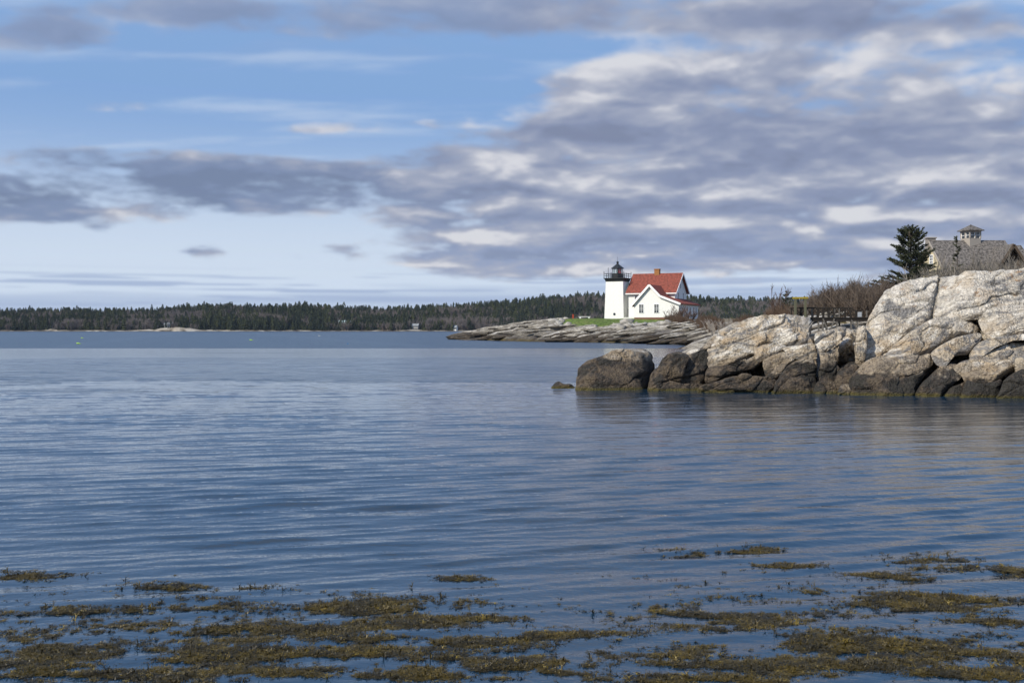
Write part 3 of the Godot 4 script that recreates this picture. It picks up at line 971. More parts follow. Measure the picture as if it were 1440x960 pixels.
# ---------------------------------------------------------------- water
func water_material(sd: int, stretch: float, scale: float, bump: float, rough: float, fine := 1.0) -> StandardMaterial3D:
	var m := mat(lin(0.010, 0.029, 0.052), rough, 0.55)
	var n := noise(0.012, 4, sd)
	n.fractal_gain = 0.55
	m.normal_enabled = true
	m.normal_texture = noise_texture(n, 1024, [], true, bump)
	m.normal_scale = scale
	m.uv1_scale = Vector3(fine / stretch, fine, 1.0)
	return m

func make_water() -> void:
	rng.seed = 5
	var comps := []
	for l in [[3.4, 0.0022], [2.3, 0.0028], [1.6, 0.0032], [1.15, 0.0042], [0.82, 0.0044], [0.6, 0.0042], [0.44, 0.0038], [0.33, 0.0030], [0.25, 0.0021], [0.19, 0.0014]]:
		for k in 2:
			var a := rng.randf_range(-0.48, 0.06)
			var w: float = l[0] * rng.randf_range(0.88, 1.14)
			comps.append([sin(a) * TAU / w, cos(a) * TAU / w, rng.randf() * TAU, l[1] * (0.75 + 0.45 * ss(2.0, 0.6, l[0])), w])
	var gust := noise(0.10, 3, 61)
	var rows := PackedFloat32Array()
	var d := 0.6
	while d < 135.0:
		rows.append(d)
		if d < 5.5: d += 1.2
		elif d < 12.0: d += 0.045
		elif d < 25.0: d += lerpf(0.045, 0.11, (d - 12.0) / 13.0)
		elif d < 60.0: d += lerpf(0.11, 0.32, (d - 25.0) / 35.0)
		else: d += lerpf(0.32, 0.8, (d - 60.0) / 75.0)
	var cols := 440
	var v := PackedVector3Array()
	var uv := PackedVector2Array()
	for j in rows.size():
		d = rows[j]
		var dr := rows[j + 1] - d if j + 1 < rows.size() else 1.0
		var use := []
		for c in comps:
			if c[4] > dr * 3.0: use.append(c)
		var reach := 0.62 * maxf(d, 6.0)
		var calm := lerpf(0.34, 1.0, ss(8.0, 15.0, d)) * (1.0 + 0.7 * ss(46.0, 60.0, d) * ss(100.0, 80.0, d)) * lerpf(1.0, 0.55, ss(98.0, 108.0, d)) * ss(3.0, 5.5, d)
		for i in cols + 5:
			var x := (float(i - 2) / cols * 2.0 - 1.0) * reach
			if i < 2: x = -reach - 30.0 - d * (2 - i) * 2.0
			if i > cols + 2: x = reach + 30.0 + d * (i - cols - 2) * 2.0
			var h := 0.0
			if calm > 0.0 and i > 1 and i < cols + 3:
				for c in use:
					var sn: float = sin(c[0] * x + c[1] * d + c[2])
					h += c[3] * sn * (1.0 + 0.3 * sn)
				h *= calm * (0.8 + 0.8 * gust.get_noise_2d(x * 0.35, d))
			v.append(Vector3(x, h, -d))
			uv.append(Vector2(x, d) / 2.2)
	var idx := PackedInt32Array()
	var wide := cols + 5
	for j in rows.size() - 1:
		for i in wide - 1:
			var a := j * wide + i
			var b := a + wide
			idx.append_array([a, b, a + 1, a + 1, b, b + 1])
	# where the wind has roughened it the ripples are finer than the sheet: catspaws in bands
	var mesh := build(v, idx, PackedColorArray(), uv)
	var whole := mesh.surface_get_arrays(0)
	var parts := [PackedInt32Array(), PackedInt32Array(), PackedInt32Array()]
	var streak := noise(0.05, 4, 88)
	for j in rows.size() - 1:
		for i in wide - 1:
			var k := 0
			if rows[j] > 30.0:
				var x := v[j * wide + i].x
				var e := rows[j] * (1.0 + 0.30 * streak.get_noise_2d(x * 0.5, rows[j] * 1.2))
				if e > 92.0: k = 2
				elif e > 47.0: k = 1
			var at_i := (j * (wide - 1) + i) * 6
			parts[k].append_array(idx.slice(at_i, at_i + 6))
	mesh = ArrayMesh.new()
	for k in 3:
		whole[Mesh.ARRAY_INDEX] = parts[k]
		mesh.add_surface_from_arrays(Mesh.PRIMITIVE_TRIANGLES, whole)
	# the open water beyond, rippled too finely to tell the waves apart
	var fv := PackedVector3Array()
	var fuv := PackedVector2Array()
	var fi := PackedInt32Array()
	var far := [rows[rows.size() - 1], 200.0, 300.0, 500.0, 900.0, 1500.0, 3000.0, 9000.0]
	for j in far.size():
		for i in 17:
			var x: float = (i - 8) / 8.0 * (far[j] * 2.6 + 60.0)
			fv.append(Vector3(x, 0.0, -far[j]))
			fuv.append(Vector2(x * 0.96 + far[j] * 0.28, far[j] * 0.96 - x * 0.28) / 30.0)
	for j in far.size() - 1:
		for i in 16:
			var a := j * 17 + i
			fi.append_array([a, a + 17, a + 1, a + 1, a + 17, a + 18])
	var farm := build(fv, fi, PackedColorArray(), fuv)
	mesh.add_surface_from_arrays(Mesh.PRIMITIVE_TRIANGLES, farm.surface_get_arrays(0))
	mesh.surface_set_material(0, water_material(14, 2.0, 0.36, 6.0, 0.04))
	mesh.surface_set_material(1, water_material(16, 5.0, 1.0, 8.0, 0.14, 0.22))
	mesh.surface_set_material(2, water_material(14, 2.0, 0.4, 6.0, 0.12))
	mesh.surface_set_material(3, water_material(15, 1.6, 1.5, 10.0, 0.30))
	var o := part("water", mesh, null, self)
	tag(o, "rippled blue water of the bay", "", "", "structure")
	# the shore the camera stands on
	var bv := PackedVector3Array()
	var bi := PackedInt32Array()
	for j in 12:
		for i in 25:
			var x := (i - 12) * 8.0
			var z := -5.0 + j * 4.0
			bv.append(Vector3(x, -0.35 + j * 0.14 + 0.1 * rock_mid.get_noise_2d(x, z), z))
	for j in 11:
		for i in 24:
			var a := j * 25 + i
			bi.append_array([a, a + 1, a + 25, a + 1, a + 26, a + 25])
	var bm := mat(lin(0.22, 0.19, 0.15), 0.95, 0.2)
	tag(part("beach", build(bv, bi), bm, self), "shingle beach", "", "", "structure")

# ---------------------------------------------------------------- rockweed
func weed_mesh(sd: int) -> ArrayMesh:
	# one tuft: forked straps and a few bladders, about 1 across
	var r := RandomNumberGenerator.new()
	r.seed = sd
	var p := Poly.new()
	for k in 7:
		var a := r.randf() * TAU
		var o := Vector3(cos(a), 0, sin(a))
		var s := Vector3(-sin(a), 0, cos(a)) * 0.05
		var lift := r.randf_range(0.05, 0.55)
		var b := o * 0.08
		var m := o * r.randf_range(0.2, 0.34) + Vector3(0, lift * 0.7, 0)
		var tone := r.randf_range(0.6, 1.3)
		p.color = Color(tone, tone, tone)
		p.quad(b - s, b + s, m + s, m - s)
		for f in [-1.0, 1.0]:
			var e: Vector3 = m + o * r.randf_range(0.1, 0.26) + s * f * 4.0 + Vector3(0, r.randf_range(-0.1, 0.2), 0)
			p.tri(m - s, m + s, e)
			if r.randf() < 0.55:
				p.color = Color(tone * 1.5, tone * 1.4, tone * 1.1)
				var q := 0.06
				p.tri(e + Vector3(0, q, 0), e + Vector3(q, 0, q), e + Vector3(q, 0, -q))
				p.tri(e + Vector3(0, q, 0), e + Vector3(q, 0, -q), e + Vector3(-q, 0, 0))
				p.tri(e + Vector3(0, q, 0), e + Vector3(-q, 0, 0), e + Vector3(q, 0, q))
				p.color = Color(tone, tone, tone)
	return p.mesh()

func make_weed() -> void:
	rng.seed = 99
	var weed := mat(Color.WHITE, 0.45, 0.4)
	weed.vertex_color_use_as_albedo = true
	var kinds := [weed_mesh(1), weed_mesh(2), weed_mesh(3)]
	# [bearing, height, half width, half height, thickness of growth, which raft it belongs to]
	var beds := [
		[35, 809, 62, 8, 0.9, 1], [640, 813, 55, 6, 0.7, 2], [965, 776, 60, 8, 0.7, 3], [1060, 776, 34, 7, 0.8, 3], [1120, 797, 62, 8, 0.7, 4], [1300, 790, 66, 15, 0.75, 5], [1432, 806, 30, 9, 0.8, 6], [225, 826, 72, 8, 0.7, 7],
		[1240, 813, 60, 8, 0.8, 0], [1150, 831, 32, 6, 0.6, 0], [1310, 849, 110, 18, 1.1, 0], [1410, 875, 60, 14, 0.7, 0], [1230, 870, 90, 10, 0.5, 0],
		[120, 860, 90, 12, 0.6, 0], [255, 846, 70, 9, 0.8, 0], [270, 862, 70, 8, 0.8, 0], [350, 832, 60, 7, 0.4, 0], [60, 875, 70, 8, 0.4, 0],
		[300, 888, 120, 14, 1.2, 0], [460, 893, 150, 18, 1.1, 0], [540, 856, 80, 20, 1.2, 0], [620, 876, 100, 14, 0.9, 0], [640, 850, 70, 12, 0.35, 0], [450, 852, 50, 10, 0.5, 0],
		[70, 912, 110, 16, 1.2, 0], [90, 938, 140, 18, 0.9, 0], [290, 922, 130, 16, 1.1, 0], [260, 952, 160, 14, 1.1, 0], [480, 920, 140, 14, 0.8, 0], [560, 945, 180, 14, 1.0, 0], [760, 896, 120, 7, 0.9, 0], [640, 905, 120, 12, 0.9, 0],
		[800, 932, 150, 16, 1.1, 0], [760, 948, 140, 14, 1.1, 0], [860, 895, 90, 6, 0.5, 0], [960, 862, 70, 12, 1.1, 0], [1030, 880, 90, 16, 1.1, 0], [1100, 893, 80, 12, 0.5, 0], [1000, 930, 130, 18, 0.45, 0],
		[1220, 912, 130, 26, 1.1, 0], [1150, 938, 120, 20, 0.8, 0], [1290, 938, 140, 22, 1.1, 0], [1390, 915, 90, 22, 0.9, 0], [1400, 950, 100, 16, 0.5, 0], [1100, 955, 120, 12, 0.6, 0], [930, 955, 100, 10, 0.6, 0],
		[1560, 870, 110, 22, 0.9, 0], [1640, 915, 150, 26, 1.0, 0], [1560, 945, 120, 20, 0.9, 0], [-110, 890, 110, 20, 0.9, 0], [-150, 935, 150, 24, 1.0, 0], [720, 905, 720, 60, 0.06, 0], [250, 860, 330, 45, 0.09, 0], [1150, 850, 300, 50, 0.08, 0],
	]
	var clump := noise(1.6, 3, 12)
	var bits := noise(7.0, 2, 13)
	var where := []
	var tints := []
	for k in 8:
		where.append([])
		tints.append([])
	for b in beds:
		var d0: float = EYE * LENS / (b[1] - HORIZON)
		var du: float = b[2] / LENS * d0
		var dd: float = d0 * d0 / (EYE * LENS) * b[3]
		var x0: float = (b[0] - 720.0) / LENS * d0
		var tries := int(du * dd * PI * 4.0 * 2300.0 * b[4])
		for k in tries:
			var r := Vector2(rng.randfn() * 0.55, rng.randfn() * 0.5)
			var x := x0 + r.x * du
			var d := d0 + r.y * dd
			if d < 5.8: continue
			var n := clump.get_noise_2d(x * 0.55, d * 1.5) + 0.55 * bits.get_noise_2d(x * 0.7, d)
			if n < 0.07 + 0.30 * r.length() - 0.30 * (maxf(b[4], 0.4) - 0.6) + 0.19 * rng.randfn(): continue
			var s := rng.randf_range(0.032, 0.075)
			var lift := rng.randf_range(0.3, 0.8)
			if rng.randf() < 0.03: lift = 1.9
			var t := Transform3D(Basis(Vector3.UP, rng.randf() * TAU) * Basis.from_scale(Vector3(s * 1.15, s * lift * 0.8, s * 1.15)), Vector3(x, rng.randf_range(-0.006, 0.007), -d))
			where[b[5]].append(t)
			var h := rng.randf()
			var patch := ss(-0.3, 0.35, clump.get_noise_2d(x * 1.3 + 30.0, d * 2.0))
			var c := Color(0.045, 0.034, 0.008).lerp(Color(0.125, 0.088, 0.014), h).lerp(Color(0.022, 0.019, 0.010), 0.75 * (1.0 - patch))
			if h > 0.95: c = Color(0.20, 0.145, 0.025)
			tints[b[5]].append(c)
	var labels := ["broad olive rockweed beds floating along the whole near edge of the water", "small rockweed raft at the frame's left edge beyond the beds", "lone thin rockweed raft in open water near the middle", "scattered ochre rockweed raft farthest out from the beds, right of the middle", "thin string of rockweed between the farthest raft and the bushy one",
		"bushy rockweed raft with a dark upright tuft below the granite dome", "rockweed raft cut by the frame's right edge", "flat rockweed raft left of the middle, outermost of the left-hand beds"]
	for k in 8:
		var o := Node3D.new()
		o.name = numbered("rockweed_bed" if k == 0 else "rockweed_raft")
		add_child(o)
		tag(o, labels[k], "seaweed", "floating rockweed", "stuff")
		var w := [[], [], []]
		var c := [[], [], []]
		for i in where[k].size():
			w[i % 3].append(where[k][i])
			c[i % 3].append(tints[k][i])
		for m in 3:
			scatter("fronds", kinds[m], weed, w[m], c[m], o)
	print("weed tufts ", where.reduce(func(a, x): return a + x.size(), 0))

# ---------------------------------------------------------------- buoys
func make_buoys() -> void:
	var lime := mat(Color(0.74, 0.90, 0.30), 0.5)
	var pale := mat(Color(0.85, 0.86, 0.80), 0.5)
	var blue := mat(Color(0.25, 0.6, 0.8), 0.5)
	var spots := [[110, 483.5, 0.75, lime, "lime green fishing buoy, the nearer of the two bright ones on the open bay"], [353, 478.5, 0.8, lime, "lime green fishing buoy, the farther and more central bright one"],
		[115, 475.5, 0.7, lime, "tiny pale green buoy behind the nearest lime buoy"], [449, 472.5, 0.9, pale, "tiny whitish buoy below the far wood"], [489, 483.5, 0.35, blue, "tiny blue buoy right of the bright lime buoys"]]
	for s in spots:
		var d: float = EYE * LENS / (s[1] - HORIZON)
		var t := thing("fishing_buoy", s[4], "buoy", Vector3((s[0] - 720.0) / LENS * d, 0.02, -d), 0.5, "fishing buoys on the bay")
		var p := Poly.new()
		var r: float = s[2]
		p.ring([[-0.5 * r, 0.0], [-0.44 * r, 0.1 * r], [-0.2 * r, 0.17 * r], [0.2 * r, 0.17 * r], [0.42 * r, 0.12 * r], [0.5 * r, 0.0]], 12)
		part("float", p.mesh(), s[3], t, Transform3D(Basis(Vector3(0, 0, 1), 1.35), Vector3(0, 0.05 * r, 0)))
		var q := Poly.new()
		q.bar(Vector3(0.45 * r, 0.1 * r, 0), Vector3(0.85 * r, 0.2 * r, 0), 0.03)
		part("spindle", q.mesh(), pale, t)

# ---------------------------------------------------------------- buildings
var white_paint: StandardMaterial3D
var trim_white: StandardMaterial3D
var red_roof: StandardMaterial3D
var black_iron: StandardMaterial3D
var dark_glass: StandardMaterial3D

func make_building_materials() -> void:
	var n := noise(0.02, 5, 9)
	white_paint = mat(Color(0.93, 0.93, 0.92), 0.7)
	white_paint.albedo_texture = noise_texture(n, 512, [[0.0, Color(0.80, 0.80, 0.79)], [0.35, Color(0.95, 0.95, 0.94)], [1.0, Color(1, 1, 1)]])
	white_paint.uv1_triplanar = true
	white_paint.uv1_scale = Vector3(0.25, 0.5, 0.25)
	trim_white = mat(Color(0.95, 0.95, 0.94), 0.55)
	red_roof = mat(lin(0.285, 0.078, 0.054), 0.85, 0.3)
	var s := noise(0.03, 6, 17)
	s.fractal_gain = 0.7
	red_roof.albedo_texture = noise_texture(s, 512, [[0.0, Color(0.42, 0.55, 0.58)], [0.38, Color(0.78, 0.82, 0.82)], [0.62, Color(1, 1, 1)], [1.0, Color(1.0, 0.98, 0.95)]])
	red_roof.uv1_triplanar = true
	red_roof.uv1_scale = Vector3(0.11, 0.2, 0.11)
	black_iron = mat(lin(0.018, 0.020, 0.022), 0.55)
	dark_glass = mat(lin(0.02, 0.024, 0.028), 0.08, 0.6)

func window(parent: Node, x: float, y: float, w: float, h: float, z: float, basis := Basis.IDENTITY, muntins := true) -> void:
	# a sash window standing on a wall whose outside is +z after basis
	var t := Transform3D(basis, Vector3.ZERO)
	var f := Poly.new()
	var e := 0.09
	f.box(Vector3(x - w / 2 - e, y - e, z), Vector3(x - w / 2, y + h + e, z + 0.07))
	f.box(Vector3(x + w / 2, y - e, z), Vector3(x + w / 2 + e, y + h + e, z + 0.07))
	f.box(Vector3(x - w / 2, y + h, z), Vector3(x + w / 2, y + h + e, z + 0.07))
	f.box(Vector3(x - w / 2 - e, y - e - 0.06, z), Vector3(x + w / 2 + e, y - e, z + 0.12))
	var o := part("window", f.mesh(), trim_white, parent, t)
	var g := Poly.new()
	g.box(Vector3(x - w / 2, y - e, z - 0.03), Vector3(x + w / 2, y + h, z + 0.02))
	part("pane", g.mesh(), dark_glass, o)
	if muntins:
		var m := Poly.new()
		m.box(Vector3(x - w / 2, y + h * 0.5 - 0.05, z + 0.022), Vector3(x + w / 2, y + h * 0.5 + 0.04, z + 0.06))
		m.box(Vector3(x - 0.025, y - e, z + 0.022), Vector3(x + 0.025, y + h * 0.5 - 0.05, z + 0.045))
		m.box(Vector3(x - 0.025, y + h * 0.5 + 0.04, z + 0.022), Vector3(x + 0.025, y + h, z + 0.045))
		for k in 2:
			var yy := y + h * (0.24 + 0.5 * k)
			m.box(Vector3(x - w / 2, yy, z + 0.022), Vector3(x - 0.025, yy + 0.05, z + 0.045))
			m.box(Vector3(x + 0.025, yy, z + 0.022), Vector3(x + w / 2, yy + 0.05, z + 0.045))
		part("muntin", m.mesh(), trim_white, o)

func roof_plane(p: Poly, a: Vector3, b: Vector3, c: Vector3, d: Vector3, thick: float) -> void:
	# a, b: eave left and right; c, d: top right and left
	var t := Vector3(0, thick, 0)
	p.hexa([a, b, c, d, a + t, b + t, c + t, d + t])

func make_lighthouse() -> void:
	var o3 := at(892, 447.5, 222)
	var turn := -deg_to_rad(26.0)
	var h := thing("keepers_house", "white clapboard keeper's house with weathered red roofs beside the lighthouse tower", "house", o3, turn)
	var w := Poly.new()
	# main body with gables
	w.box(Vector3(-3.5, -1.2, -14.7), Vector3(6.8, 5.55, -6.3))
	w.slab([Vector3(6.8, 5.55, -6.3), Vector3(6.8, 9.5, -10.5), Vector3(6.8, 5.55, -14.7)], Vector3(-10.3, 0, 0))
	part("wall", w.mesh(), white_paint, h)
	var g := Poly.new()
	# front wing and the lean-to along its side
	g.slab([Vector3(0, -1.2, 0), Vector3(0, 2.95, 0), Vector3(3.4, 6.75, 0), Vector3(5.65, 4.45, 0), Vector3(5.65, -1.2, 0)], Vector3(0, 0, -6.29))
	g.slab([Vector3(5.65, -1.2, 0), Vector3(5.65, 4.45, 0), Vector3(9.6, 2.9, 0), Vector3(9.6, -1.2, 0)], Vector3(0, 0, -6.29))
	g.slab([Vector3(6.81, -1.2, -6.29), Vector3(6.81, 4.0, -6.29), Vector3(9.6, 2.9, -6.29), Vector3(9.6, -1.2, -6.29)], Vector3(0, 0, -7.6))
	part("wing_wall", g.mesh(), white_paint, h)
	var b := Poly.new()
	b.box(Vector3(0.02, -1.1, 0.004), Vector3(9.55, 0.18, 0.06))
	part("foundation", b.mesh(), mat(lin(0.17, 0.085, 0.055), 0.9), h)
	var r := Poly.new()
	roof_plane(r, Vector3(-4.0, 5.35, -5.75), Vector3(7.35, 5.35, -5.75), Vector3(7.35, 9.62, -10.5), Vector3(-4.0, 9.62, -10.5), 0.2)
	roof_plane(r, Vector3(7.35, 5.35, -15.25), Vector3(-4.0, 5.35, -15.25), Vector3(-4.0, 9.62, -10.5), Vector3(7.35, 9.62, -10.5), 0.2)
	var main := part("roof", r.mesh(), red_roof, h)
	var rw := Poly.new()
	roof_plane(rw, Vector3(3.4, 6.82, 0.45), Vector3(-0.65, 2.42, 0.45), Vector3(-0.65, 2.42, -6.2), Vector3(3.4, 6.82, -8.4), 0.18)
	roof_plane(rw, Vector3(5.7, 4.5, 0.45), Vector3(3.4, 6.82, 0.45), Vector3(3.4, 6.82, -8.4), Vector3(5.7, 4.5, -6.25), 0.18)
	roof_plane(rw, Vector3(10.05, 2.82, 0.45), Vector3(5.7, 4.5, 0.45), Vector3(5.7, 4.5, -6.25), Vector3(10.05, 2.82, -6.25), 0.18)
	roof_plane(rw, Vector3(10.05, 2.82, -6.25), Vector3(6.83, 4.06, -6.25), Vector3(6.83, 4.06, -14.4), Vector3(10.05, 2.82, -14.4), 0.18)
	part("wing_roof", rw.mesh(), red_roof, h)
	# barge boards and fascias
	for e in [[Vector3(-0.7, 2.40, 0.49), Vector3(3.4, 6.86, 0.49)], [Vector3(3.4, 6.86, 0.49), Vector3(5.7, 4.54, 0.49)], [Vector3(5.7, 4.54, 0.49), Vector3(10.1, 2.86, 0.49)]]:
		var t := Poly.new()
		t.bar(e[0], e[1], 0.06, 0.42)
		part("barge_board", t.mesh(), trim_white, h)
	for e in [[Vector3(7.39, 5.4, -5.75), Vector3(7.39, 9.62, -10.5)], [Vector3(7.39, 9.62, -10.5), Vector3(7.39, 5.4, -15.25)]]:
		var t := Poly.new()
		t.bar(e[0], e[1], 0.06, 0.36)
		part("barge_board", t.mesh(), trim_white, h)
	var f := Poly.new()
	f.box(Vector3(-4.0, 5.2, -5.74), Vector3(7.35, 5.42, -5.68))
	part("fascia", f.mesh(), trim_white, h)
	var ch := Poly.new()
	ch.box(Vector3(1.0, 9.3, -10.95), Vector3(2.1, 10.62, -10.05))
	ch.box(Vector3(0.93, 10.62, -11.02), Vector3(2.17, 10.78, -9.98))
	part("chimney", ch.mesh(), mat(lin(0.30, 0.14, 0.05), 0.9), main)
	window(h, 1.55, 1.25, 0.95, 1.6, 0.0)
	window(h, 4.85, 1.25, 0.95, 1.6, 0.0)
	window(h, -1.5, 3.4, 1.2, 1.5, -6.3)
	var right := Basis(Vector3.UP, PI / 2)
	# on a wall facing +x the local x runs towards -z
	window(h, 10.1, 6.6, 0.75, 1.2, 6.8, right, false)
	window(h, 8.6, 4.3, 0.8, 1.25, 6.8, right, false)
	window(h, 12.2, 4.3, 0.8, 1.25, 6.8, right, false)
	for k in 6:
		window(h, 1.3 + 2.25 * k, 0.9, 0.8, 1.5, 9.6, right, false)
	# tower
	var tw := thing("lighthouse_tower", "square tapering white lighthouse tower with black gallery and lantern", "lighthouse", o3 + Basis(Vector3.UP, turn) * Vector3(-6.75, -0.5, -8.25), turn)
	var p := Poly.new()
	var lo := 2.25
	var hi := 1.97
	p.hexa([Vector3(-lo, -0.8, lo), Vector3(lo, -0.8, lo), Vector3(lo, -0.8, -lo), Vector3(-lo, -0.8, -lo), Vector3(-hi, 8.9, hi), Vector3(hi, 8.9, hi), Vector3(hi, 8.9, -hi), Vector3(-hi, 8.9, -hi)])
	part("tower_wall", p.mesh(), white_paint, tw)
	var port := Poly.new()
	port.ring([[0.0, 0.28], [0.07, 0.28], [0.07, 0.0]], 16)
	part("round_window", port.mesh(), dark_glass, tw, Transform3D(Basis(Vector3.RIGHT, PI / 2 - 0.029), Vector3(0.1, 1.5, 2.18)))
	var slit := Poly.new()
	slit.box(Vector3(-0.3, 1.6, 2.1), Vector3(0.3, 2.7, 2.2))
	part("side_window", slit.mesh(), dark_glass, tw, Transform3D(right, Vector3(0, 0, -0.9)))
	var ga := Poly.new()
	ga.hexa([Vector3(-2.0, 8.55, 2.0), Vector3(2.0, 8.55, 2.0), Vector3(2.0, 8.55, -2.0), Vector3(-2.0, 8.55, -2.0), Vector3(-2.2, 9.15, 2.2), Vector3(2.2, 9.15, 2.2), Vector3(2.2, 9.15, -2.2), Vector3(-2.2, 9.15, -2.2)])
	ga.box(Vector3(-2.36, 9.15, -2.36), Vector3(2.36, 9.34, 2.36))
	var gal := part("gallery", ga.mesh(), black_iron, tw)
	var c4 := [Vector3(-2.28, 0, 2.28), Vector3(2.28, 0, 2.28), Vector3(2.28, 0, -2.28), Vector3(-2.28, 0, -2.28)]
	for k in 4:
		for m in 3:
			var q: Vector3 = c4[k].lerp(c4[(k + 1) % 4], m / 3.0)
			var b2 := Poly.new()
			b2.bar(q + Vector3(0, 9.34, 0), q + Vector3(0, 10.4 if m else 10.75, 0), 0.09)
			part("rail_post", b2.mesh(), black_iron, gal)
		for y in [9.8, 10.28]:
			var b3 := Poly.new()
			b3.bar(c4[k] + Vector3(0, y, 0), c4[(k + 1) % 4] + Vector3(0, y, 0), 0.07)
			part("rail", b3.mesh(), black_iron, gal)
	var mast := Poly.new()
	mast.bar(Vector3(-1.4, 9.34, 2.0), Vector3(-1.4, 11.6, 2.0), 0.07)
	part("mast", mast.mesh(), black_iron, gal)
	var la := Poly.new()
	la.ring([[9.34, 1.25], [10.3, 1.25], [10.32, 1.12], [10.32, 0.0]], 8, PI / 8)
	var lan := part("lantern", la.mesh(), black_iron, tw)
	var clear := mat(Color(0.75, 0.85, 0.85, 0.22), 0.05, 0.6)
	clear.transparency = BaseMaterial3D.TRANSPARENCY_ALPHA
	var red := mat(Color(0.55, 0.01, 0.03, 0.9), 0.05, 0.6)
	red.transparency = BaseMaterial3D.TRANSPARENCY_ALPHA
	for k in 8:
		var a0 := PI / 8 + TAU * k / 8
		var a1 := PI / 8 + TAU * (k + 1) / 8
		var q0 := Vector3(sin(a0), 0, cos(a0)) * 1.1
		var q1 := Vector3(sin(a1), 0, cos(a1)) * 1.1
		var g1 := Poly.new()
		g1.quad(q0 + Vector3(0, 10.32, 0), q0 + Vector3(0, 11.4, 0), q1 + Vector3(0, 11.4, 0), q1 + Vector3(0, 10.32, 0))
		part("red_pane" if k == 0 else "pane", g1.mesh(), red if k == 0 else clear, lan)
		var m1 := Poly.new()
		m1.bar(q0 + Vector3(0, 10.32, 0), q0 + Vector3(0, 11.4, 0), 0.1)
		part("glazing_bar", m1.mesh(), black_iron, lan)
	var lens := Poly.new()
	lens.ring([[10.32, 0.15], [10.55, 0.3], [10.9, 0.36], [11.2, 0.28], [11.3, 0.0]], 10)
	part("lens", lens.mesh(), mat(Color(0.75, 0.72, 0.66), 0.2), lan)
	var lr := Poly.new()
	lr.ring([[11.4, 0.0], [11.4, 1.42], [11.52, 1.42], [12.35, 0.32], [12.5, 0.2], [12.28, 0.16], [12.72, 0.26], [12.9, 0.27], [13.02, 0.12], [13.05, 0.03], [14.0, 0.02]], 8, PI / 8)
	part("lantern_roof", lr.mesh(), black_iron, tw)
	var link := thing("low_wall", "low white wall joining the tower's foot to the keeper's house", "wall", o3 + Basis(Vector3.UP, turn) * Vector3(-2.4, -0.6, -5.4), turn)
	var lw := Poly.new()
	lw.box(Vector3(-2.1, -0.4, -0.25), Vector3(2.3, 0.78, 0.25))
	part("wall", lw.mesh(), white_paint, link)
	var cp := Poly.new()
	cp.box(Vector3(-2.15, 0.78, -0.3), Vector3(2.35, 0.88, 0.3))
	part("coping", cp.mesh(), trim_white, link)
	# small things on the lawn
	var st := thing("marker_post", "short red post at the lawn's seaward end", "post", Vector3(13.4, land_y(13.4, 234), -234))
	var sp := Poly.new()
	sp.bar(Vector3(0, -0.3, 0), Vector3(0, 1.0, 0), 0.35)
	sp.ring([[1.0, 0.24], [1.15, 0.0]], 8)
	part("post", sp.mesh(), mat(lin(0.35, 0.06, 0.03), 0.8), st)
	var be := thing("bench", "low pale bench on the lawn beyond the red post", "bench", Vector3(16.2, land_y(16.2, 238) + 0.1, -238), 0.2)
	var bs := Poly.new()
	bs.box(Vector3(-1.3, 0.42, -0.25), Vector3(1.3, 0.55, 0.25))
	part("seat", bs.mesh(), trim_white, be)
	for x in [-1.0, 1.0]:
		var bl := Poly.new()
		bl.box(Vector3(x - 0.15, -0.3, -0.22), Vector3(x + 0.15, 0.42, 0.22))
		part("leg", bl.mesh(), trim_white, be)

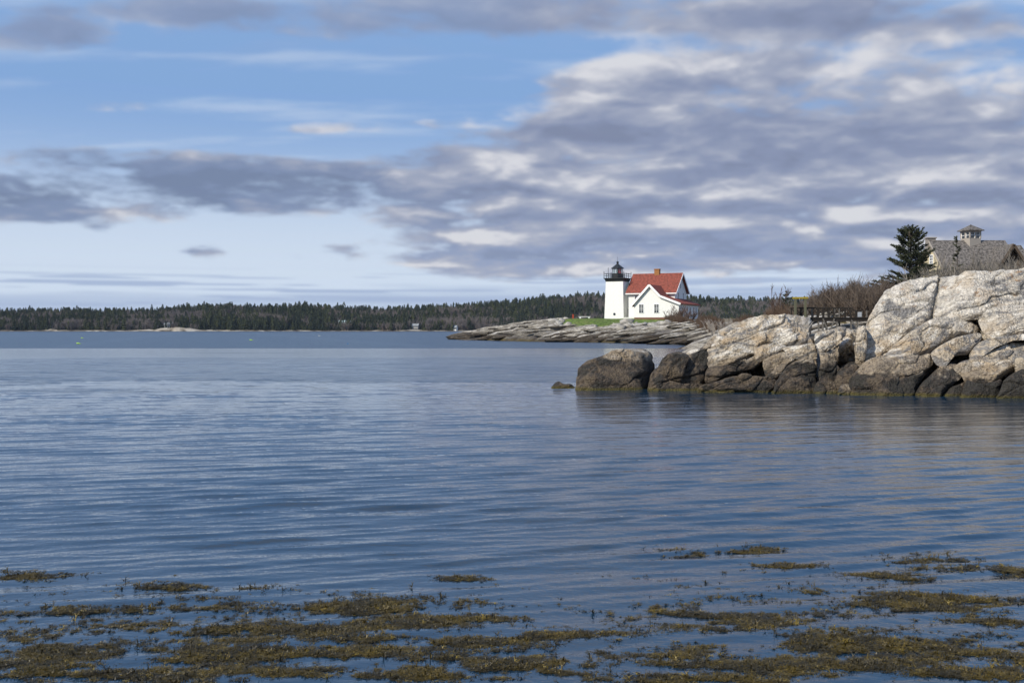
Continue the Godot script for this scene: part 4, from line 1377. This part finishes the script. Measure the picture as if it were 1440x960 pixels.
func make_grey_house() -> void:
	var o3 := Vector3(50.8, 5.2, -130.0)
	var h := thing("shingled_house", "grey shingled house with a windowed cupola above the granite dome", "house", o3)
	var s := noise(0.05, 5, 21)
	s.fractal_gain = 0.75
	var shingle := mat(lin(0.215, 0.195, 0.175), 0.9, 0.25)
	shingle.albedo_texture = noise_texture(s, 512, [[0.0, Color(0.3, 0.3, 0.31)], [0.4, Color(0.6, 0.6, 0.61)], [0.52, Color(0.9, 0.9, 0.9)], [0.7, Color(1, 1, 1)], [1.0, Color(1, 1, 1)]])
	shingle.uv1_triplanar = true
	shingle.uv1_scale = Vector3(0.09, 0.16, 0.09)
	var cream := mat(lin(0.58, 0.50, 0.33), 0.85, 0.25)
	var brown := mat(lin(0.10, 0.075, 0.055), 0.9, 0.25)
	var taupe := mat(lin(0.36, 0.32, 0.27), 0.8)
	var w := Poly.new()
	w.box(Vector3(0.35, -1.5, -3.8), Vector3(9.0, 4.7, 3.8))
	w.slab([Vector3(0.35, 4.7, -3.8), Vector3(0.35, 7.75, 0), Vector3(0.35, 4.7, 3.8)], Vector3(8.65, 0, 0))
	part("wall", w.mesh(), cream, h)
	var r := Poly.new()
	roof_plane(r, Vector3(0, 4.2, 4.4), Vector3(9.3, 4.2, 4.4), Vector3(9.3, 7.85, 0), Vector3(0, 7.85, 0), 0.2)
	roof_plane(r, Vector3(9.3, 4.2, -4.4), Vector3(0, 4.2, -4.4), Vector3(0, 7.85, 0), Vector3(9.3, 7.85, 0), 0.2)
	var roof := part("roof", r.mesh(), shingle, h)
	for e in [[Vector3(-0.04, 4.25, 4.4), Vector3(-0.04, 7.85, 0)], [Vector3(-0.04, 7.85, 0), Vector3(-0.04, 4.25, -4.4)]]:
		var t := Poly.new()
		t.bar(e[0], e[1], 0.07, 0.3)
		part("barge_board", t.mesh(), taupe, h)
	window(h, 0.0, 4.9, 0.9, 1.3, -0.35, Basis(Vector3.UP, -PI / 2))
	# cross gable
	var cg := Poly.new()
	cg.slab([Vector3(5.3, 3.6, 5.6), Vector3(7.35, 6.7, 5.6), Vector3(9.4, 3.6, 5.6)], Vector3(0, 0, -5.6))
	cg.box(Vector3(5.3, -1.5, 3.81), Vector3(9.4, 3.6, 5.6))
	part("cross_gable_wall", cg.mesh(), brown, h)
	var cr := Poly.new()
	roof_plane(cr, Vector3(4.75, 3.0, 6.4), Vector3(7.35, 6.95, 6.4), Vector3(7.35, 6.95, 0.6), Vector3(4.75, 3.0, 0.6), 0.2)
	roof_plane(cr, Vector3(7.35, 6.95, 6.4), Vector3(9.95, 3.0, 6.4), Vector3(9.95, 3.0, 0.6), Vector3(7.35, 6.95, 0.6), 0.2)
	part("cross_gable_roof", cr.mesh(), shingle, h)
	for e in [[Vector3(4.72, 3.05, 6.44), Vector3(7.35, 7.0, 6.44)], [Vector3(7.35, 7.0, 6.44), Vector3(9.98, 3.05, 6.44)]]:
		var t := Poly.new()
		t.bar(e[0], e[1], 0.07, 0.3)
		part("barge_board", t.mesh(), brown, h)
	# lower rear range
	var rr := Poly.new()
	roof_plane(rr, Vector3(8.6, 4.2, 2.2), Vector3(12.2, 4.2, 2.2), Vector3(12.2, 7.4, -2.0), Vector3(8.6, 7.4, -2.0), 0.2)
	roof_plane(rr, Vector3(12.2, 4.2, -6.2), Vector3(8.6, 4.2, -6.2), Vector3(8.6, 7.4, -2.0), Vector3(12.2, 7.4, -2.0), 0.2)
	part("rear_roof", rr.mesh(), shingle, h)
	var rw := Poly.new()
	rw.box(Vector3(9.02, -1.5, -5.6), Vector3(11.9, 4.3, 1.6))
	rw.slab([Vector3(11.9, 4.3, 1.6), Vector3(11.9, 7.2, -2.0), Vector3(11.9, 4.3, -5.6)], Vector3(-2.88, 0, 0))
	part("rear_wall", rw.mesh(), brown, h)
	var ch := Poly.new()
	ch.box(Vector3(-0.1, 6.6, -0.9), Vector3(0.9, 8.3, -0.1))
	ch.box(Vector3(-0.2, 8.3, -1.0), Vector3(1.0, 8.42, 0.0))
	part("chimney", ch.mesh(), mat(lin(0.26, 0.23, 0.20), 0.9), roof)
	# cupola
	var cu := Node3D.new()
	cu.name = "cupola"
	h.add_child(cu)
	cu.position = Vector3(5.1, 7.4, 0)
	cu.rotation.y = 0.30
	cu.scale = Vector3(0.8, 0.85, 0.8)
	var cb := Poly.new()
	cb.box(Vector3(-1.0, -0.8, -1.0), Vector3(1.0, 1.0, 1.0))
	for x in [-0.96, 0.0, 0.96]:
		for z in [-0.96, 0.0, 0.96]:
			if x == 0.0 and z == 0.0: continue
			cb.box(Vector3(x - 0.09, 1.0, z - 0.09), Vector3(x + 0.09, 1.85, z + 0.09))
	cb.box(Vector3(-1.05, 1.85, -1.05), Vector3(1.05, 2.05, 1.05))
	part("cupola_wall", cb.mesh(), taupe, cu)
	for k in 4:
		for e in [-0.48, 0.48]:
			var g := Poly.new()
			g.box(Vector3(e - 0.39, 1.0, 0.90), Vector3(e + 0.39, 1.85, 0.93))
			part("window_pane", g.mesh(), dark_glass, cu, Transform3D(Basis(Vector3.UP, PI / 2 * k), Vector3.ZERO))
			var mu := Poly.new()
			for q in [-0.36, 0.36]:
				mu.box(Vector3(e + q - 0.04, 1.0, 0.93), Vector3(e + q + 0.04, 1.85, 0.98))
			mu.box(Vector3(e - 0.32, 1.40, 0.93), Vector3(e + 0.32, 1.45, 0.97))
			part("window_frame", mu.mesh(), trim_white, cu, Transform3D(Basis(Vector3.UP, PI / 2 * k), Vector3.ZERO))
	var cp := Poly.new()
	cp.ring([[2.05, 0.0], [2.05, 1.95], [2.15, 1.95], [2.95, 0.12], [3.05, 0.0]], 4, PI / 4)
	part("cupola_roof", cp.mesh(), shingle, cu)

func make_footbridge() -> void:
	var d := 78.0
	var o3 := at(1113, 445.5, d)
	var h := thing("footbridge", "weathered timber footbridge with lattice rails on stilts behind the rock cleft", "footbridge", o3)
	var old := mat(lin(0.032, 0.028, 0.024), 0.9, 0.25)
	var grey := mat(lin(0.14, 0.13, 0.115), 0.9, 0.25)
	var sc := d / LENS
	var length := 108.0 * sc
	for k in 27:
		var p := Poly.new()
		var x0 := length * k / 27.0
		p.box(Vector3(x0 + 0.012, -0.1, -1.2), Vector3(x0 + length / 27.0 - 0.012, -0.03, 0.12))
		part("plank", p.mesh(), old, h)
	for z in [0.0, -1.1]:
		var b := Poly.new()
		b.box(Vector3(0, -0.32, z - 0.07), Vector3(length, -0.1, z + 0.07))
		part("beam", b.mesh(), old, h)
		var top := Poly.new()
		top.bar(Vector3(0.2, 0.66, z), Vector3(length * 0.78, 0.66, z), 0.10, 0.09)
		top.bar(Vector3(length * 0.78, 0.66, z), Vector3(length * 0.82, 0.48, z), 0.07, 0.06)
		top.bar(Vector3(length * 0.82, 0.48, z), Vector3(length + 0.5, 0.48, z), 0.06, 0.05)
		part("handrail", top.mesh(), old, h)
		var mid := Poly.new()
		mid.bar(Vector3(0.2, 0.16, z), Vector3(length, 0.16, z), 0.05, 0.05)
		part("lower_rail", mid.mesh(), old, h)
		for k in 14:
			var x := 0.3 + length * k / 14.0
			var t := 0.66 if x < length * 0.8 else 0.48
			var q := Poly.new()
			q.bar(Vector3(x, -0.2, z), Vector3(x, t, z), 0.08)
			part("baluster", q.mesh(), grey if k % 5 == 3 else old, h)
			if x < length * 0.76:
				var e := Poly.new()
				e.bar(Vector3(x, 0.16 if k % 2 else t, z), Vector3(x + length / 14.0, t if k % 2 else 0.16, z), 0.055)
				part("brace", e.mesh(), old, h)
	for a in [[38, 468, 0.0], [44, 470, 0.0], [55, 466, -1.1], [64, 468, 0.0], [74, 466, -1.1], [84, 467, 0.0], [93, 467, 0.0]]:
		var q := Poly.new()
		var x: float = a[0] * sc
		q.bar(Vector3(x, -0.3, a[2]), Vector3(x + 0.06, -(a[1] - 445.5) * sc - 0.3, a[2]), 0.11)
		part("stilt", q.mesh(), grey, h)
	for a in [[44, 448, 51, 464], [60, 448, 55, 464], [84, 450, 93, 464]]:
		var q := Poly.new()
		q.bar(Vector3(a[0] * sc, -(a[1] - 445.5) * sc, 0.1), Vector3(a[2] * sc, -(a[3] - 445.5) * sc, 0.1), 0.09)
		part("brace", q.mesh(), grey, h)
	var pl := Poly.new()
	pl.box(Vector3(93 * sc, 0.0, 0.06), Vector3(98.5 * sc, 0.36, 0.09))
	part("notice_panel", pl.mesh(), mat(lin(0.36, 0.38, 0.40), 0.7), h)
	# the post-and-beam frame at its landward end
	var g := thing("timber_gate", "timber post-and-beam frame with a yellow lichened beam at the footbridge's end", "gate", o3 + Vector3(0, 0, 0.5))
	var post := mat(lin(0.115, 0.115, 0.075), 0.9, 0.25)
	for u in [3.2, 17.0]:
		var q := Poly.new()
		q.bar(Vector3(u * sc, -0.4, 0), Vector3(u * sc, 25.5 * sc, 0), 0.15)
		part("post", q.mesh(), post, g)
	var bm := Poly.new()
	bm.bar(Vector3(-0.6 * sc, 26.3 * sc, 0), Vector3(20.8 * sc, 26.6 * sc, 0), 0.17, 0.13)
	part("beam", bm.mesh(), mat(lin(0.33, 0.25, 0.03), 0.9, 0.25), g)

# ---------------------------------------------------------------- plants
func make_plants() -> void:
	rng.seed = 2024
	var twigs := mat(Color.WHITE, 0.9, 0.2)
	twigs.vertex_color_use_as_albedo = true
	var kinds := []
	for k in 4:
		kinds.append(bare_mesh(300 + k, 16, 0.75, 0.0085, 2))
	# [bearing from, to, out from, to, height from, to, count, tint a, tint b]
	var belts := [
		["low_scrub", "low reddish brown leafless scrub between the keeper's house and the footbridge", 938, 1118, 205.0, 98.0, 1.2, 2.2, 520, Color(0.105, 0.065, 0.048), Color(0.15, 0.11, 0.075)],
		["thicket", "tall grey-brown leafless thicket behind the footbridge", 1118, 1262, 100.0, 84.0, 2.0, 3.6, 420, Color(0.095, 0.072, 0.058), Color(0.155, 0.125, 0.10)],
		["brush", "bare twiggy brush along the top of the granite dome before the grey house", 1305, 1500, 92.0, 78.0, 3.2, 4.9, 190, Color(0.15, 0.135, 0.115), Color(0.25, 0.225, 0.19)],
	]
	for b in belts:
		var where := [[], [], [], []]
		var tints := [[], [], [], []]
		for k in b[8]:
			var t := rng.randf()
			var u := lerpf(b[2], b[3], t)
			var d := lerpf(b[4], b[5], t) + rng.randf_range(-2.0, 16.0)
			var x := (u - 720.0) / LENS * d
			var y := land_y(x, d)
			var h := rng.randf_range(b[6], b[7]) * (0.75 + 0.25 * sin(t * 23.0))
			if b[0] == "thicket": h *= lerpf(0.55, 1.1, ss(0.05, 0.5, t))
			where[k % 4].append(Transform3D(Basis(Vector3.UP, rng.randf() * TAU) * Basis.from_scale(Vector3(h * 0.9, h, h * 0.9)), Vector3(x, y - 0.1, -d)))
			tints[k % 4].append(b[9].lerp(b[10], rng.randf()))
		var o := Node3D.new()
		o.name = numbered(b[0])
		add_child(o)
		tag(o, b[1], "shrubs", "", "stuff")
		for k in 4:
			scatter("twigs", kinds[k], twigs, where[k], tints[k], o)
	# shrubs and trees that stand out singly
	var pale := mat(lin(0.30, 0.27, 0.235), 0.9, 0.2)
	var brown := mat(lin(0.12, 0.085, 0.07), 0.9, 0.2)
	var singles := [
		["dead_shrub", "silvery dead shrub rising from the scrub right of the keeper's house", "shrub", 1012, 448, 150.0, 2.5, 1.2, pale, 20, 0.9, 0.012],
		["dead_shrub", "silvery dead shrub low beside the taller one", "shrub", 1032, 446, 150.0, 2.0, 1.5, pale, 14, 1.0, 0.012],
		["bare_shrub", "dark leafless shrub against the corner of the keeper's house", "shrub", 950, 456, 203.0, 3.6, 1.0, brown, 26, 0.8, 0.011],
		["bare_shrub", "dark leafless shrub in front of the lean-to windows", "shrub", 966, 456, 202.0, 3.4, 1.0, brown, 26, 0.8, 0.011],
		["bare_tree", "slender bare sapling standing above the scrub left of the timber gate", "tree", 1093, 438, 112.0, 2.9, 0.7, brown, 6, 0.5, 0.012],
	]
	for s in singles:
		var d: float = s[5]
		var x: float = (s[3] - 720.0) / LENS * d
		var t := thing(s[0], s[1], s[2], Vector3(x, land_y(x, d) - 0.1, -d), rng.randf() * TAU)
		var y_want: float = EYE + (HORIZON - s[4]) / LENS * d - t.position.y + s[6]
		var h: float = s[6]
		if s[0] == "bare_tree": h = y_want
		part("twigs", bare_mesh(900 + int(s[3]), s[9], s[10], s[11], 2), s[8], t, Transform3D(Basis.from_scale(Vector3(h * s[7], h, h * s[7])), Vector3.ZERO))
	spruce("spruce_tree", "broad dark spruce tree with upswept boughs left of the grey house", at(1280, 405, 100.0), 11.8, 3.2, 140, 71)
	spruce("spruce_tree", "slim young spruce spire in front of the grey roof", at(1346, 400, 104.0), 11.45, 0.45, 26, 72)
	spruce("spruce_tree", "small dark spruce standing up between the bare sapling and the timber gate", at(1108, 440, 120.0), 6.6, 0.8, 22, 73)

func spruce(n: String, label: String, where: Vector3, top: float, reach: float, boughs: int, sd: int) -> void:
	var g := land_y(where.x, -where.z)
	var h := top - g
	var t := thing(n, label, "tree", Vector3(where.x, g - 0.1, where.z))
	var r := RandomNumberGenerator.new()
	r.seed = sd
	var bark := mat(lin(0.10, 0.085, 0.07), 0.95, 0.2)
	var tr := Poly.new()
	var at_y := 0.0
	var lastp := Vector3.ZERO
	for k in 6:
		var y := h * (k + 1) / 6.0
		var p := Vector3(r.randf_range(-0.06, 0.06), y * 0.98, r.randf_range(-0.06, 0.06))
		tr.twig(lastp, p, 0.022 * h * (1.0 - k / 6.5), 0.022 * h * (1.0 - (k + 1) / 6.5))
		lastp = p
	var needles := mat(Color.WHITE, 0.8, 0.3)
	needles.vertex_color_use_as_albedo = true
	var cr := Poly.new()
	for b in boughs:
		var f := 0.16 + 0.84 * (b + r.randf()) / boughs
		var y := h * f * 0.99
		var a := r.randf() * TAU
		var l := reach * (pow(1.0 - f, 0.6) * r.randf_range(0.35, 1.25) + 0.15)
		var dir := Vector3(cos(a), r.randf_range(0.05, 0.35) + 0.75 * f * f, sin(a)).normalized()
		var from := Vector3(0, y, 0)
		var tip := from + dir * l
		tr.twig(from, tip, 0.006 * h, 0.002 * h)
		var subs := maxi(3, int(l * 7.0))
		for s in subs:
			var q := from.lerp(tip, lerpf(0.22, 1.0, (s + r.randf()) / subs))
			var acr := Vector3(-sin(a), 0, cos(a)) * (1.0 if s % 2 else -1.0)
			var sd2 := (dir * 0.9 + acr * r.randf_range(0.3, 1.0) + Vector3(0, r.randf_range(-0.25, 0.35), 0)).normalized()
			var sl := minf(0.75, 0.30 + 0.25 * l * (1.0 - float(s) / subs)) * r.randf_range(0.6, 1.1)
			for m in 9:
				var c := q + sd2 * sl * (m + r.randf()) / 9.0
				var s0 := r.randf_range(0.6, 1.35)
				cr.color = Color(0.045, 0.056, 0.034).lerp(Color(0.14, 0.14, 0.075), r.randf() * r.randf()) * s0
				for e in 3:
					var o := (sd2 + Vector3(r.randf_range(-1, 1), r.randf_range(-0.7, 0.9), r.randf_range(-1, 1))).normalized()
					var sw := o.cross(Vector3(r.randf_range(-1, 1), r.randf_range(-1, 1), r.randf_range(-1, 1))).normalized() * 0.035
					cr.tri(c - sw, c + sw, c + o * r.randf_range(0.10, 0.22))
	part("trunk", tr.mesh(), bark, t)
	part("crown", cr.mesh(), needles, t)

func _ready() -> void:
	var t0 := Time.get_ticks_msec()
	make_light()
	print("sky ", Time.get_ticks_msec() - t0)
	make_rock_materials()
	make_building_materials()
	make_water()
	print("water ", Time.get_ticks_msec() - t0)
	var land := make_land()
	make_far_shore()
	print("land ", Time.get_ticks_msec() - t0)
	make_near_rocks()
	print("rocks ", Time.get_ticks_msec() - t0)
	make_ledges(land)
	make_lighthouse()
	make_grey_house()
	make_footbridge()
	make_plants()
	print("plants ", Time.get_ticks_msec() - t0)
	make_weed()
	make_buoys()
	print("all ", Time.get_ticks_msec() - t0)
